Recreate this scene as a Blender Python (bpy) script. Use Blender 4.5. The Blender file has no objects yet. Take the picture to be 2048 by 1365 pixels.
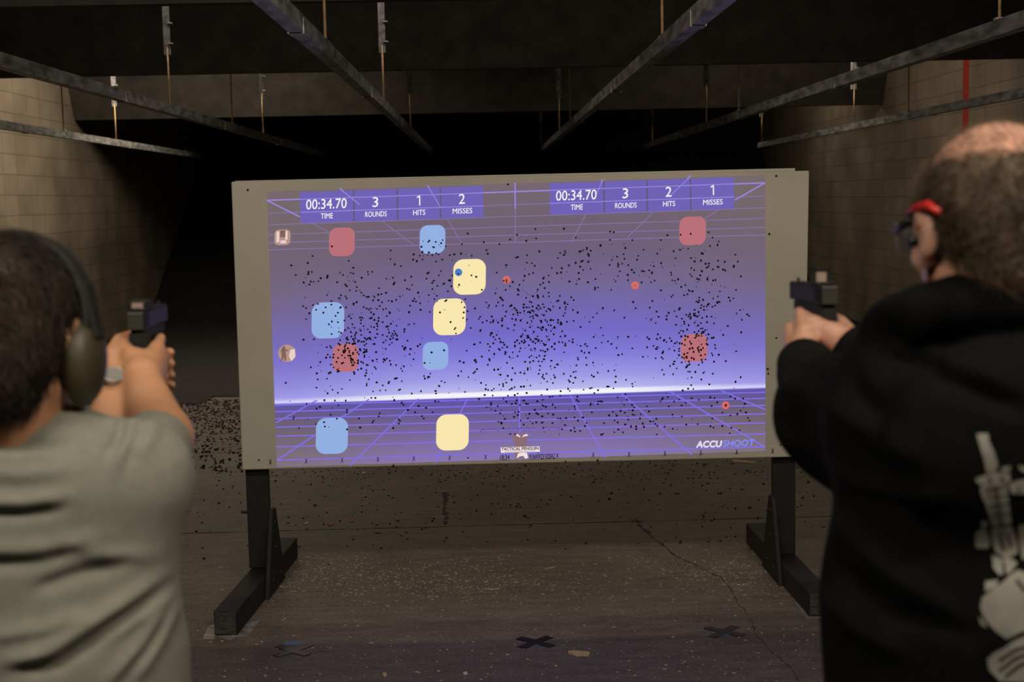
import bpy, bmesh, math, random
import numpy as np
from mathutils import Vector, Matrix
from mathutils.bvhtree import BVHTree

scene = bpy.context.scene
col = scene.collection
R = math.radians

# ------------------------------------------------------------------ camera
FPX = 2795.0
EYE = Vector((0, 0, 1.68))
YAW, PITCH, ROLL = R(1.07), R(5.78), R(1.2)
fw = Vector((math.sin(YAW) * math.cos(PITCH), math.cos(YAW) * math.cos(PITCH), -math.sin(PITCH)))
rt0 = fw.cross(Vector((0, 0, 1))).normalized()
up0 = rt0.cross(fw).normalized()
rt = rt0 * math.cos(ROLL) - up0 * math.sin(ROLL)
up = up0 * math.cos(ROLL) + rt0 * math.sin(ROLL)
cam = bpy.data.cameras.new('camera')
cam.sensor_width = 36
cam.lens = FPX / 2048 * 36
cam.clip_start = 0.05
cam.dof.use_dof = True
cam.dof.focus_distance = 5.95
cam.dof.aperture_fstop = 5.0
camo = bpy.data.objects.new('camera', cam)
m = Matrix((rt, up, -fw)).transposed().to_4x4()
m.translation = EYE
camo.matrix_world = m
col.objects.link(camo)
scene.camera = camo


def ray(px, py):
    return (fw * FPX + rt * (px - 1024) + up * (682.5 - py)).normalized()


def at(px, py, Y):
    """world point seen at a photograph pixel on the upright plane at distance Y"""
    d = ray(px, py)
    return EYE + d * (Y / d.y)


def on_floor(px, py, z=0.0):
    d = ray(px, py)
    return EYE + d * ((z - EYE.z) / d.z)


# ------------------------------------------------------------------ world, exposure, lights
scene.view_settings.view_transform = 'Standard'
scene.view_settings.look = 'None'
scene.view_settings.exposure = 0.0
scene.view_settings.gamma = 1.0
scene.view_settings.use_curve_mapping = False
w = bpy.data.worlds.new('world')
scene.world = w
w.use_nodes = True
w.node_tree.nodes['Background'].inputs[0].default_value = (0.9, 0.85, 0.8, 1)
w.node_tree.nodes['Background'].inputs[1].default_value = 0.008


def area_light(name, loc, target, sx, sy, watts, color, spread=180):
    l = bpy.data.lights.new(name, 'AREA')
    l.shape = 'RECTANGLE'
    l.size, l.size_y = sx, sy
    l.energy = watts
    l.color = color
    l.spread = R(spread)
    o = bpy.data.objects.new(name, l)
    o.location = loc
    o.rotation_euler = (Vector(target) - Vector(loc)).to_track_quat('-Z', 'Y').to_euler()
    col.objects.link(o)
    return o


WARM = (1.0, 0.86, 0.68)
# booth ceiling lamps above and just behind the shooters
area_light('booth_lamp_left', (-0.8, 0.4, 2.98), (-0.65, 2.0, 1.1), 1.0, 0.3, 27, WARM)
area_light('booth_lamp_right', (1.0, 0.5, 2.98), (0.7, 1.8, 1.2), 0.6, 0.25, 28, WARM)
# lamp row over the lane in front of the screen, in the gap before the first baffle
area_light('lane_lamp', (0, 2.6, 3.2), (0, 6.4, 0.2), 5.0, 0.3, 62, WARM)
# added fill light between first and second baffles, lifts the floor behind the screen
area_light('mid_fill_light', (0, 9.0, 3.75), (0, 8.6, 0), 6.0, 0.3, 31, WARM)
# lamp row between the second and third baffles, lights the side walls
area_light('far_lamp_left', (-2.6, 13.6, 3.7), (-3.6, 14.2, 0.5), 2.2, 0.3, 105, (1.0, 0.84, 0.62))
area_light('far_lamp_right', (2.6, 13.6, 3.7), (3.6, 14.2, 0.5), 2.2, 0.3, 32, (1.0, 0.84, 0.62))
area_light('berm_lamp_right', (3.0, 18.3, 3.6), (4.6, 18.8, 1.2), 1.2, 0.3, 14, (1.0, 0.84, 0.62))


# ------------------------------------------------------------------ materials
def newmat(name):
    mt = bpy.data.materials.new(name)
    mt.use_nodes = True
    nt = mt.node_tree
    return mt, nt, nt.nodes['Principled BSDF']


def s2l(c):
    return tuple(((v / 255) / 12.92 if v / 255 <= 0.04045 else ((v / 255 + 0.055) / 1.055) ** 2.4) for v in c)


def noisy(name, c1, c2, scale=8, rough=0.6, metal=0.0, bump=0.0, bscale=None, detail=5, stretch=(1, 1, 1), sss=0, ramp=(0.35, 0.65), spec=0.5):
    mt, nt, b = newmat(name)
    N, L = nt.nodes, nt.links
    tc = N.new('ShaderNodeTexCoord')
    mp = N.new('ShaderNodeMapping')
    mp.inputs['Scale'].default_value = stretch
    L.new(tc.outputs['Object'], mp.inputs[0])
    nz = N.new('ShaderNodeTexNoise')
    nz.inputs['Scale'].default_value = scale
    nz.inputs['Detail'].default_value = detail
    L.new(mp.outputs[0], nz.inputs['Vector'])
    cr = N.new('ShaderNodeValToRGB')
    cr.color_ramp.elements[0].position = ramp[0]
    cr.color_ramp.elements[1].position = ramp[1]
    cr.color_ramp.elements[0].color = (*c1, 1)
    cr.color_ramp.elements[1].color = (*c2, 1)
    L.new(nz.outputs[0], cr.inputs[0])
    L.new(cr.outputs[0], b.inputs['Base Color'])
    b.inputs['Roughness'].default_value = rough
    b.inputs['Metallic'].default_value = metal
    b.inputs['Specular IOR Level'].default_value = spec
    if sss:
        b.inputs['Subsurface Weight'].default_value = sss
        b.inputs['Subsurface Radius'].default_value = (0.012, 0.005, 0.003)
        b.inputs['Subsurface Scale'].default_value = 1.0
    if bump:
        nb = N.new('ShaderNodeTexNoise')
        nb.inputs['Scale'].default_value = bscale or scale * 4
        nb.inputs['Detail'].default_value = 4
        L.new(mp.outputs[0], nb.inputs['Vector'])
        bp = N.new('ShaderNodeBump')
        bp.inputs['Strength'].default_value = bump
        bp.inputs['Distance'].default_value = 0.01
        L.new(nb.outputs[0], bp.inputs['Height'])
        L.new(bp.outputs[0], b.inputs['Normal'])
    return mt


def flat(name, c, rough=0.6, metal=0.0):
    mt, nt, b = newmat(name)
    b.inputs['Base Color'].default_value = (*c, 1)
    b.inputs['Roughness'].default_value = rough
    b.inputs['Metallic'].default_value = metal
    return mt


def glow(name, srgb, k=1.0, base=0.05):
    """light thrown by the projector: the picture on the screen gives off light"""
    mt, nt, b = newmat(name)
    c = s2l(srgb)
    b.inputs['Base Color'].default_value = (base, base, base, 1)
    b.inputs['Roughness'].default_value = 0.9
    b.inputs['Specular IOR Level'].default_value = 0.0
    b.inputs['Emission Color'].default_value = (*c, 1)
    b.inputs['Emission Strength'].default_value = k
    return mt


M = {}
M['panel'] = noisy('screen_panel_paper', (0.43, 0.41, 0.35), (0.50, 0.475, 0.41), 1.6, 0.75, bump=0.03, bscale=14)
M['black_wood'] = noisy('black_stained_wood', (0.004, 0.0038, 0.0035), (0.010, 0.009, 0.008), 5, 0.7, stretch=(6, 1, 6), bump=0.1, bscale=20)
M['end_grain'] = noisy('sawn_end_grain', (0.022, 0.021, 0.019), (0.06, 0.056, 0.05), 30, 0.7, stretch=(1, 1, 4), bump=0.5, bscale=90)
M['steel'] = noisy('galvanised_steel', (0.16, 0.16, 0.165), (0.42, 0.42, 0.42), 9, 0.45, metal=0.5, bump=0.15, bscale=40, stretch=(3, 0.8, 3))
M['rod'] = noisy('brass_plated_rod', (0.42, 0.28, 0.14), (0.62, 0.44, 0.24), 30, 0.5, metal=0.3, bump=0.3, bscale=300)
M['bracket'] = noisy('zinc_bracket', (0.20, 0.20, 0.205), (0.42, 0.42, 0.43), 30, 0.6, metal=0.1)
M['baffle'] = noisy('rubber_faced_baffle', (0.036, 0.031, 0.028), (0.072, 0.063, 0.055), 6.0, 0.9, bump=0.5, bscale=45, ramp=(0.3, 0.75))
M['ceiling'] = noisy('black_ceiling', (0.008, 0.008, 0.008), (0.016, 0.015, 0.014), 4, 0.95)
M['rubber'] = noisy('black_rubber', (0.004, 0.004, 0.004), (0.012, 0.011, 0.011), 30, 0.9, bump=1.0, bscale=60)
M['debris'] = flat('pale_chip', (0.46, 0.41, 0.34), 0.7)
M['tanbit'] = noisy('tan_fragment', (0.25, 0.19, 0.11), (0.42, 0.33, 0.2), 60, 0.8)
M['redbit'] = flat('red_scrap', (0.35, 0.07, 0.04), 0.7)
M['tape_black'] = flat('black_tape', (0.006, 0.006, 0.007), 0.4)
M['tape_blue'] = flat('blue_tape', (0.05, 0.12, 0.28), 0.5)
M['residue'] = noisy('torn_clear_tape', (0.10, 0.09, 0.085), (0.28, 0.26, 0.25), 18, 0.4)
M['hole'] = flat('bullet_hole_black', (0.004, 0.003, 0.006), 0.9)
M['ink'] = flat('printed_ink', (0.012, 0.010, 0.03), 0.8)
M['skin_a'] = noisy('skin_warm', (0.50, 0.245, 0.13), (0.60, 0.31, 0.175), 9, 0.5, sss=0.12, bump=0.12, bscale=180)
M['skin_b'] = noisy('skin_pink', (0.52, 0.27, 0.19), (0.64, 0.36, 0.27), 9, 0.34, sss=0.12, bump=0.12, bscale=180)
M['shirt'] = noisy('grey_green_cotton', (0.23, 0.235, 0.20), (0.255, 0.26, 0.225), 60, 0.9, bump=0.08, bscale=500, spec=0.2)
M['hoodie'] = noisy('black_fleece', (0.003, 0.003, 0.003), (0.0048, 0.0047, 0.0046), 22, 0.9, bump=0.15, bscale=260, spec=0.12)
M['print'] = noisy('cracked_white_print', (0.20, 0.20, 0.18), (0.36, 0.36, 0.32), 14, 0.8)
M['trouser'] = noisy('dark_denim', (0.012, 0.015, 0.022), (0.02, 0.024, 0.034), 60, 0.85)
M['khaki'] = noisy('khaki_cloth', (0.14, 0.11, 0.075), (0.18, 0.145, 0.1), 60, 0.85)
M['shoe'] = flat('shoe_leather', (0.02, 0.015, 0.012), 0.5)
M['hair_dark'] = noisy('dark_brown_hair', (0.006, 0.0035, 0.0025), (0.030, 0.017, 0.009), 18, 0.5, stretch=(1, 1, 0.35), bump=1.0, bscale=40)
M['hair_grey'] = noisy('greying_brown_hair', (0.055, 0.036, 0.022), (0.17, 0.12, 0.08), 22, 0.6, stretch=(1, 1, 0.5), bump=1.0, bscale=60)
M['beard'] = noisy('ginger_beard', (0.17, 0.055, 0.02), (0.26, 0.10, 0.045), 40, 0.7, bump=0.8, bscale=200)
M['gun'] = noisy('blued_gun_metal', (0.004, 0.004, 0.005), (0.007, 0.007, 0.009), 20, 0.5)
M['polymer'] = noisy('black_polymer', (0.005, 0.005, 0.006), (0.008, 0.008, 0.009), 60, 0.65, bump=0.5, bscale=300)
M['gun_grey'] = flat('stainless_plate', (0.06, 0.06, 0.055), 0.45, 0.3)
M['lens'] = flat('coated_lens', (0.45, 0.33, 0.30), 0.1)
M['olive'] = noisy('olive_plastic', (0.042, 0.035, 0.017), (0.062, 0.052, 0.026), 12, 0.45)
M['black_pad'] = flat('black_foam_pad', (0.006, 0.0055, 0.005), 0.75)
M['red_plastic'] = flat('red_plastic', (0.52, 0.02, 0.015), 0.35)
M['silver'] = noisy('brushed_watch_steel', (0.2, 0.2, 0.2), (0.5, 0.5, 0.5), 60, 0.35, metal=0.7)
M['dial'] = flat('watch_dial', (0.20, 0.20, 0.19), 0.3)
M['earplug'] = flat('black_earplug', (0.008, 0.008, 0.01), 0.4)


def glass_mat():
    mt, nt, b = newmat('clear_safety_lens')
    b.inputs['Base Color'].default_value = (0.45, 0.45, 0.6, 1)
    b.inputs['Roughness'].default_value = 0.08
    b.inputs['Alpha'].default_value = 0.22
    return mt


M['clear'] = glass_mat()


def floor_mat():
    mt, nt, b = newmat('stained_concrete')
    N, L = nt.nodes, nt.links
    geo = N.new('ShaderNodeTexCoord')
    pos = geo.outputs['Object']

    def noise(scale, detail=6, rough=0.6, vec=pos):
        n = N.new('ShaderNodeTexNoise')
        n.inputs['Scale'].default_value = scale
        n.inputs['Detail'].default_value = detail
        n.inputs['Roughness'].default_value = rough
        L.new(vec, n.inputs['Vector'])
        return n.outputs[0]

    def ramp(f, stops):
        r = N.new('ShaderNodeValToRGB')
        e = r.color_ramp.elements
        while len(e) < len(stops):
            e.new(0.5)
        for k, (p, c) in enumerate(stops):
            e[k].position = p
            e[k].color = (*c, 1) if isinstance(c, tuple) else (c, c, c, 1)
        L.new(f, r.inputs[0])
        return r.outputs[0]

    def mix(a, bb, f, mode='MIX'):
        x = N.new('ShaderNodeMix')
        x.data_type = 'RGBA'
        x.blend_type = mode
        if isinstance(f, float):
            x.inputs[0].default_value = f
        else:
            L.new(f, x.inputs[0])
        for s, v in ((6, a), (7, bb)):
            if isinstance(v, tuple):
                x.inputs[s].default_value = (*v, 1)
            else:
                L.new(v, x.inputs[s])
        return x.outputs[2]

    sep = N.new('ShaderNodeSeparateXYZ')
    L.new(pos, sep.inputs[0])
    yv = sep.outputs[1]
    big = ramp(noise(0.9), [(0.3, (0.112, 0.092, 0.076)), (0.7, (0.175, 0.147, 0.124))])
    mp = N.new('ShaderNodeMapping')
    mp.inputs['Scale'].default_value = (1, 3.5, 1)
    L.new(pos, mp.inputs[0])
    streak = ramp(noise(5, 8, 0.7, mp.outputs[0]), [(0.3, 0.62), (0.7, 1.25)])
    c = mix(big, streak, 1.0, 'MULTIPLY')
    fine = ramp(noise(70, 4, 0.7), [(0.35, 0.6), (0.65, 1.35)])
    c = mix(c, fine, 0.8, 'MULTIPLY')
    # tiny pale grit and dark pits
    v = N.new('ShaderNodeTexVoronoi')
    v.inputs['Scale'].default_value = 42
    L.new(pos, v.inputs['Vector'])
    spk = ramp(v.outputs['Distance'], [(0.0, 1.0), (0.10, 1.0), (0.14, 0.0)])
    msk = ramp(noise(3.0, 3), [(0.52, 0.0), (0.62, 1.0)])
    sm = N.new('ShaderNodeMath'); sm.operation = 'MULTIPLY'
    L.new(spk, sm.inputs[0]); L.new(msk, sm.inputs[1])
    c = mix(c, (0.34, 0.30, 0.24), sm.outputs[0])
    # near-floor shade painted in darker blue-grey, ends along a line across the lane
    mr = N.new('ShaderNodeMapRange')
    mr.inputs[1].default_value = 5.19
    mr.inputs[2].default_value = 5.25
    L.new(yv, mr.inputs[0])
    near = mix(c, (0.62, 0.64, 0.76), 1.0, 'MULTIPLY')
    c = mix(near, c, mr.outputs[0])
    L.new(c, b.inputs['Base Color'])
    b.inputs['Roughness'].default_value = 0.62
    b.inputs['Specular IOR Level'].default_value = 0.35
    bp = N.new('ShaderNodeBump')
    bp.inputs['Strength'].default_value = 0.35
    bp.inputs['Distance'].default_value = 0.006
    L.new(noise(50, 6, 0.7), bp.inputs['Height'])
    L.new(bp.outputs[0], b.inputs['Normal'])
    return mt


def wall_mat():
    mt, nt, b = newmat('concrete_block_wall')
    N, L = nt.nodes, nt.links
    tc = N.new('ShaderNodeTexCoord')
    sep = N.new('ShaderNodeSeparateXYZ')
    L.new(tc.outputs['Object'], sep.inputs[0])
    cb = N.new('ShaderNodeCombineXYZ')
    L.new(sep.outputs[1], cb.inputs[0])
    L.new(sep.outputs[2], cb.inputs[1])
    br = N.new('ShaderNodeTexBrick')
    br.offset = 0.0
    br.inputs['Scale'].default_value = 1.0
    br.inputs['Brick Width'].default_value = 0.406
    br.inputs['Row Height'].default_value = 0.203
    br.inputs['Mortar Size'].default_value = 0.007
    br.inputs['Mortar Smooth'].default_value = 0.3
    br.inputs['Color1'].default_value = (0.25, 0.205, 0.155, 1)
    br.inputs['Color2'].default_value = (0.215, 0.175, 0.13, 1)
    br.inputs['Mortar'].default_value = (0.15, 0.123, 0.092, 1)
    L.new(cb.outputs[0], br.inputs['Vector'])
    nz = N.new('ShaderNodeTexNoise')
    nz.inputs['Scale'].default_value = 1.3
    nz.inputs['Detail'].default_value = 8
    L.new(tc.outputs['Object'], nz.inputs['Vector'])
    cr = N.new('ShaderNodeValToRGB')
    cr.color_ramp.elements[0].position = 0.3
    cr.color_ramp.elements[1].position = 0.7
    cr.color_ramp.elements[0].color = (0.6, 0.6, 0.6, 1)
    cr.color_ramp.elements[1].color = (1.15, 1.15, 1.15, 1)
    L.new(nz.outputs[0], cr.inputs[0])
    mx = N.new('ShaderNodeMix'); mx.data_type = 'RGBA'; mx.blend_type = 'MULTIPLY'
    mx.inputs[0].default_value = 1
    L.new(br.outputs[0], mx.inputs[6]); L.new(cr.outputs[0], mx.inputs[7])
    # painted red upright distance stripe
    m1 = N.new('ShaderNodeMath'); m1.operation = 'SUBTRACT'; m1.inputs[1].default_value = 13.5
    L.new(sep.outputs[1], m1.inputs[0])
    m2 = N.new('ShaderNodeMath'); m2.operation = 'ABSOLUTE'
    L.new(m1.outputs[0], m2.inputs[0])
    m3 = N.new('ShaderNodeMath'); m3.operation = 'LESS_THAN'; m3.inputs[1].default_value = 0.085
    L.new(m2.outputs[0], m3.inputs[0])
    m4 = N.new('ShaderNodeMix'); m4.data_type = 'RGBA'
    L.new(m3.outputs[0], m4.inputs[0]); L.new(mx.outputs[2], m4.inputs[6])
    m4.inputs[7].default_value = (0.30, 0.022, 0.016, 1)
    L.new(m4.outputs[2], b.inputs['Base Color'])
    b.inputs['Roughness'].default_value = 0.9
    bp = N.new('ShaderNodeBump'); bp.inputs['Strength'].default_value = 0.5; bp.inputs['Distance'].default_value = 0.01
    nf = N.new('ShaderNodeTexNoise'); nf.inputs['Scale'].default_value = 45
    L.new(tc.outputs['Object'], nf.inputs['Vector'])
    L.new(nf.outputs[0], bp.inputs['Height'])
    L.new(bp.outputs[0], b.inputs['Normal'])
    return mt


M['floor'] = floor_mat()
M['wall'] = wall_mat()


# ------------------------------------------------------------------ object helpers
def tag(o, label=None, cat=None, group=None, kind=None):
    if label: o['label'] = label
    if cat: o['category'] = cat
    if group: o['group'] = group
    if kind: o['kind'] = kind
    return o


def empty(name, loc, label, cat, group=None):
    o = bpy.data.objects.new(name, None)
    o.empty_display_size = 0.1
    o.location = loc
    col.objects.link(o)
    return tag(o, label, cat, group)


def link_mesh(name, me, mat, parent=None):
    o = bpy.data.objects.new(name, me)
    if mat is not None:
        me.materials.append(mat)
    col.objects.link(o)
    if parent is not None:
        o.parent = parent
        # vertices are given in world space; keep them there under the parent
        p, off = parent, Vector((0, 0, 0))
        while p is not None:
            off += p.location
            p = p.parent
        me.transform(Matrix.Translation(-off))
    return o


class MB:
    def __init__(self):
        self.bm = bmesh.new()

    def box(self, lo, hi, bevel=0.0, mtx=None):
        lo, hi = Vector(lo), Vector(hi)
        r = bmesh.ops.create_cube(self.bm, size=1.0)
        vs = r['verts']
        for v in vs:
            v.co = Vector(((lo.x + hi.x) / 2 + v.co.x * (hi.x - lo.x), (lo.y + hi.y) / 2 + v.co.y * (hi.y - lo.y), (lo.z + hi.z) / 2 + v.co.z * (hi.z - lo.z)))
        if bevel:
            es = list({e for v in vs for e in v.link_edges})
            rb = bmesh.ops.bevel(self.bm, geom=es, offset=bevel, segments=2, affect='EDGES', profile=0.5)
            vs = list({v for f in rb['faces'] for v in f.verts} | {v for v in vs if v.is_valid})
        if mtx is not None:
            for v in vs:
                v.co = mtx @ v.co
        return self

    def tube(self, pts, r, n=10, cap=True):
        pts = [Vector(p) for p in pts]
        rs = r if isinstance(r, (list, tuple)) else [r] * len(pts)
        rings = []
        for i, p in enumerate(pts):
            t = (pts[min(i + 1, len(pts) - 1)] - pts[max(i - 1, 0)]).normalized()
            a = t.cross(Vector((0, 0, 1)) if abs(t.z) < 0.9 else Vector((1, 0, 0))).normalized()
            bq = t.cross(a)
            rings.append([self.bm.verts.new(p + (a * math.cos(k * 2 * math.pi / n) + bq * math.sin(k * 2 * math.pi / n)) * rs[i]) for k in range(n)])
        for A, B in zip(rings, rings[1:]):
            for k in range(n):
                self.bm.faces.new((A[k], A[(k + 1) % n], B[(k + 1) % n], B[k]))
        if cap:
            self.bm.faces.new(rings[0][::-1])
            self.bm.faces.new(rings[-1])
        return self

    def prism(self, pts, ext):
        """polygon pts extruded by vector ext"""
        ext = Vector(ext)
        a = [self.bm.verts.new(Vector(p)) for p in pts]
        b = [self.bm.verts.new(Vector(p) + ext) for p in pts]
        n = len(a)
        self.bm.faces.new(a)
        self.bm.faces.new(b[::-1])
        for k in range(n):
            self.bm.faces.new((a[k], b[k], b[(k + 1) % n], a[(k + 1) % n]))
        return self

    def poly(self, pts):
        self.bm.faces.new([self.bm.verts.new(Vector(p)) for p in pts])
        return self

    def ell(self, c, r, mtx=None, u=20, v=12):
        rr = bmesh.ops.create_uvsphere(self.bm, u_segments=u, v_segments=v, radius=1.0)
        for q in rr['verts']:
            co = Vector((q.co.x * r[0], q.co.y * r[1], q.co.z * r[2]))
            if mtx is not None:
                co = mtx @ co
            q.co = co + Vector(c)
        return self

    def build(self, name, mat, parent=None, smooth=False, mtx=None):
        bmesh.ops.recalc_face_normals(self.bm, faces=self.bm.faces[:])
        me = bpy.data.meshes.new(name)
        if mtx is not None:
            self.bm.transform(mtx)
        self.bm.to_mesh(me)
        self.bm.free()
        if smooth:
            me.shade_smooth()
        return link_mesh(name, me, mat, parent)


# ------------------------------------------------------------------ room shell
WX = 4.66
YB, YE = -1.6, 23.5
CZ = 4.1


def struct(name, mb, mat):
    o = mb.build(name, mat)
    o['kind'] = 'structure'
    return o


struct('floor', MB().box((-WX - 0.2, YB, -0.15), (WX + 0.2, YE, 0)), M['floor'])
struct('ceiling', MB().box((-WX - 0.2, YB, CZ), (WX + 0.2, YE, CZ + 0.2)), M['ceiling'])
struct('wall_left', MB().box((-WX - 0.2, YB, 0), (-WX, YE, CZ)), M['wall'])
struct('wall_right', MB().box((WX, YB, 0), (WX + 0.2, YE, CZ)), M['wall'])
struct('wall_far', MB().box((-WX - 0.2, YE, 0), (WX + 0.2, YE + 0.2, CZ)), M['ceiling'])
struct('wall_back', MB().box((-WX - 0.2, YB - 0.2, 0), (WX + 0.2, YB, CZ)), M['ceiling'])

# slanted bullet baffles hung across the lanes
BZ = 2.69
for Yb, lab in ((7.15, 'dark rubber-faced ceiling baffle nearest the shooters, only its underside edge in view'),
                (10.9, 'wide black ceiling baffle crossing above the middle of the lanes'),
                (16.3, 'lighter speckled ceiling baffle farthest down the range, behind the hanger brackets')):
    th = 0.09
    mb = MB()
    mb.prism([(-WX, Yb, BZ), (-WX, Yb + th, BZ), (-WX, Yb + th - 0.75, CZ), (-WX, Yb - 0.75, CZ)], (2 * WX, 0, 0))
    tag(mb.build('ceiling_baffle', M['baffle']), lab, 'baffle')

# black rubber berm at the far end and its loose granules
rng = random.Random(4)


def berm():
    bm = bmesh.new()
    nx, ny = 90, 90
    ys = [12.0 + (YE - 0.05 - 12.0) * (j / ny) for j in range(ny + 1)]
    g = []
    for j, y in enumerate(ys):
        row = []
        for i in range(nx + 1):
            x = (-WX + 2 * WX * i / nx) * 0.999
            t = (y - 12.1)
            z = 0.004 + max(0, t) * 0.012 + max(0, y - 19.3) * 0.55
            if j > 0:
                z += rng.random() * 0.03 * min(1, t * 0.5 + 0.2)
            else:
                z = -0.01
            row.append(bm.verts.new((x, y + (rng.random() - 0.5) * (0.9 if j < 2 else 0.05), z)))
        g.append(row)
    for j in range(ny):
        for i in range(nx):
            bm.faces.new((g[j][i], g[j][i + 1], g[j + 1][i + 1], g[j + 1][i]))
    me = bpy.data.meshes.new('rubber_berm')
    bm.to_mesh(me); bm.free()
    o = link_mesh('rubber_berm', me, M['rubber'])
    tag(o, 'black granulated rubber berm heaped at the far end of the range', 'berm', kind='stuff')


berm()


# ------------------------------------------------------------------ rails with hangers
RH = 0.60
RAILZ = EYE.z + RH
k_track = [
    ('track rail', -3.56, [127, 232], [], 'steel target track rail nearest the left block wall'),
    ('track rail', -2.03, [340, 465, 527], [], 'second steel track rail from the left, passing in front of the baffle at upper left'),
    ('track rail', -0.642, [652, 768, 822], [], 'broad steel track rail running up to the top left of the screen centre'),
    ('track rail', 0.774, [1325, 1141, 1119, 1083], [], 'broad steel track rail rising to the top right of the screen centre'),
    ('track rail', 2.05, [1998, 1478, 1413, 1305], [], 'steel track rail passing above the right end of the screen toward the upper right corner'),
    ('track rail', 3.58, [1817, 1708, 1524], [], 'lowest steel track rail in front of the right block wall'),
]
BRK = {232, 340, 527, 768, 822, 1119, 1413, 1305, 1708, 1524, 1083}
for _, X, hpx, _, lab in k_track:
    t = empty('track_rail', (X, 2.0, RAILZ), lab, 'rail')
    mb = MB()
    wd, ht, tk = 0.026, 0.062, 0.004
    # hollow C channel, slot on top
    prof = [(-wd, 0), (wd, 0), (wd, ht), (0.010, ht), (0.010, ht - tk), (wd - tk, ht - tk), (wd - tk, tk), (-wd + tk, tk), (-wd + tk, ht - tk), (-0.010, ht - tk), (-0.010, ht), (-wd, ht)]
    mb.prism([(X + a, 1.2, RAILZ + b) for a, b in prof], (0, 16.9, 0))
    mb.build('rail', M['steel'], t)
    for yj in (5.0, 8.05, 11.1, 14.2):
        MB().box((X - wd - 0.003, yj, RAILZ - 0.004), (X + wd + 0.003, yj + 0.10, RAILZ + ht * 0.8)).build('splice_sleeve', M['steel'], t)
    for px in hpx:
        # distance at which the rail passes this column
        y = 3.0
        for _it in range(40):
            d = ray(px, 100)
            p = at(px, 380 - (380 - 100) * 0.6, y)
            b_ = 395 - RH * FPX / y
            p = at(px, b_, y)
            # X grows with y: scale
            y *= X / p.x if p.x * X > 0 else 1.0
        has = px in BRK
        ztop = CZ - 0.001
        zb = EYE.z + 0.985
        zr = RAILZ + ht - 0.03
        rod = MB().tube([(X, y, zr), (X, y, (zb + 0.05) if has else ztop)], 0.0065, 8).build('hanger_rod', M['rod'], t, smooth=True)
        if has:
            b = MB()
            b.box((X - 0.022, y - 0.005, zb), (X + 0.022, y + 0.001, ztop))
            b.box((X - 0.022, y, zb), (X - 0.016, y + 0.045, ztop))
            br = b.build('bracket', M['bracket'], rod)
            for dz in (0.07, 0.20):
                MB().tube([(X + 0.010, y - 0.005, zb + dz), (X + 0.040, y - 0.012, zb + dz)], 0.007, 6).build('bolt', M['bracket'], rod)
        else:
            MB().box((X - 0.018, y - 0.018, RAILZ + ht), (X + 0.018, y + 0.018, RAILZ + ht + 0.012), 0.002).build('nut', M['bracket'], rod)

# ------------------------------------------------------------------ screen on its stand
SY = 5.95
scr = empty('projection_screen', (at(1040, 640, SY).x, SY, 0), 'wide off-white projection screen full of bullet holes on a black timber stand', 'screen')
TL, TR, BR_, BL = at(462, 363.5, SY), at(1619, 341.5, SY), at(1609, 914.5, SY), at(484, 941, SY)
zt, zb_ = (TL.z + TR.z) / 2, (BL.z + BR_.z) / 2


def panel():
    mb = MB()
    f = 0.045
    mb.prism([TL, TR, BR_, BL], (0, f, 0))
    es = mb.bm.edges[:]
    bmesh.ops.bevel(mb.bm, geom=es, offset=0.006, segments=3, affect='EDGES', profile=0.5)
    o = mb.build('screen_panel', M['panel'], scr)
    b2 = MB()
    b2.prism([at(470, 362, SY + 0.05), at(1590, 336.5, SY + 0.05), at(1590, 400, SY + 0.05), at(470, 420, SY + 0.05)], (0, 0.012, 0))
    b2.build('backing_sheet', M['panel'], scr)
    return o


pan = panel()


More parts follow.
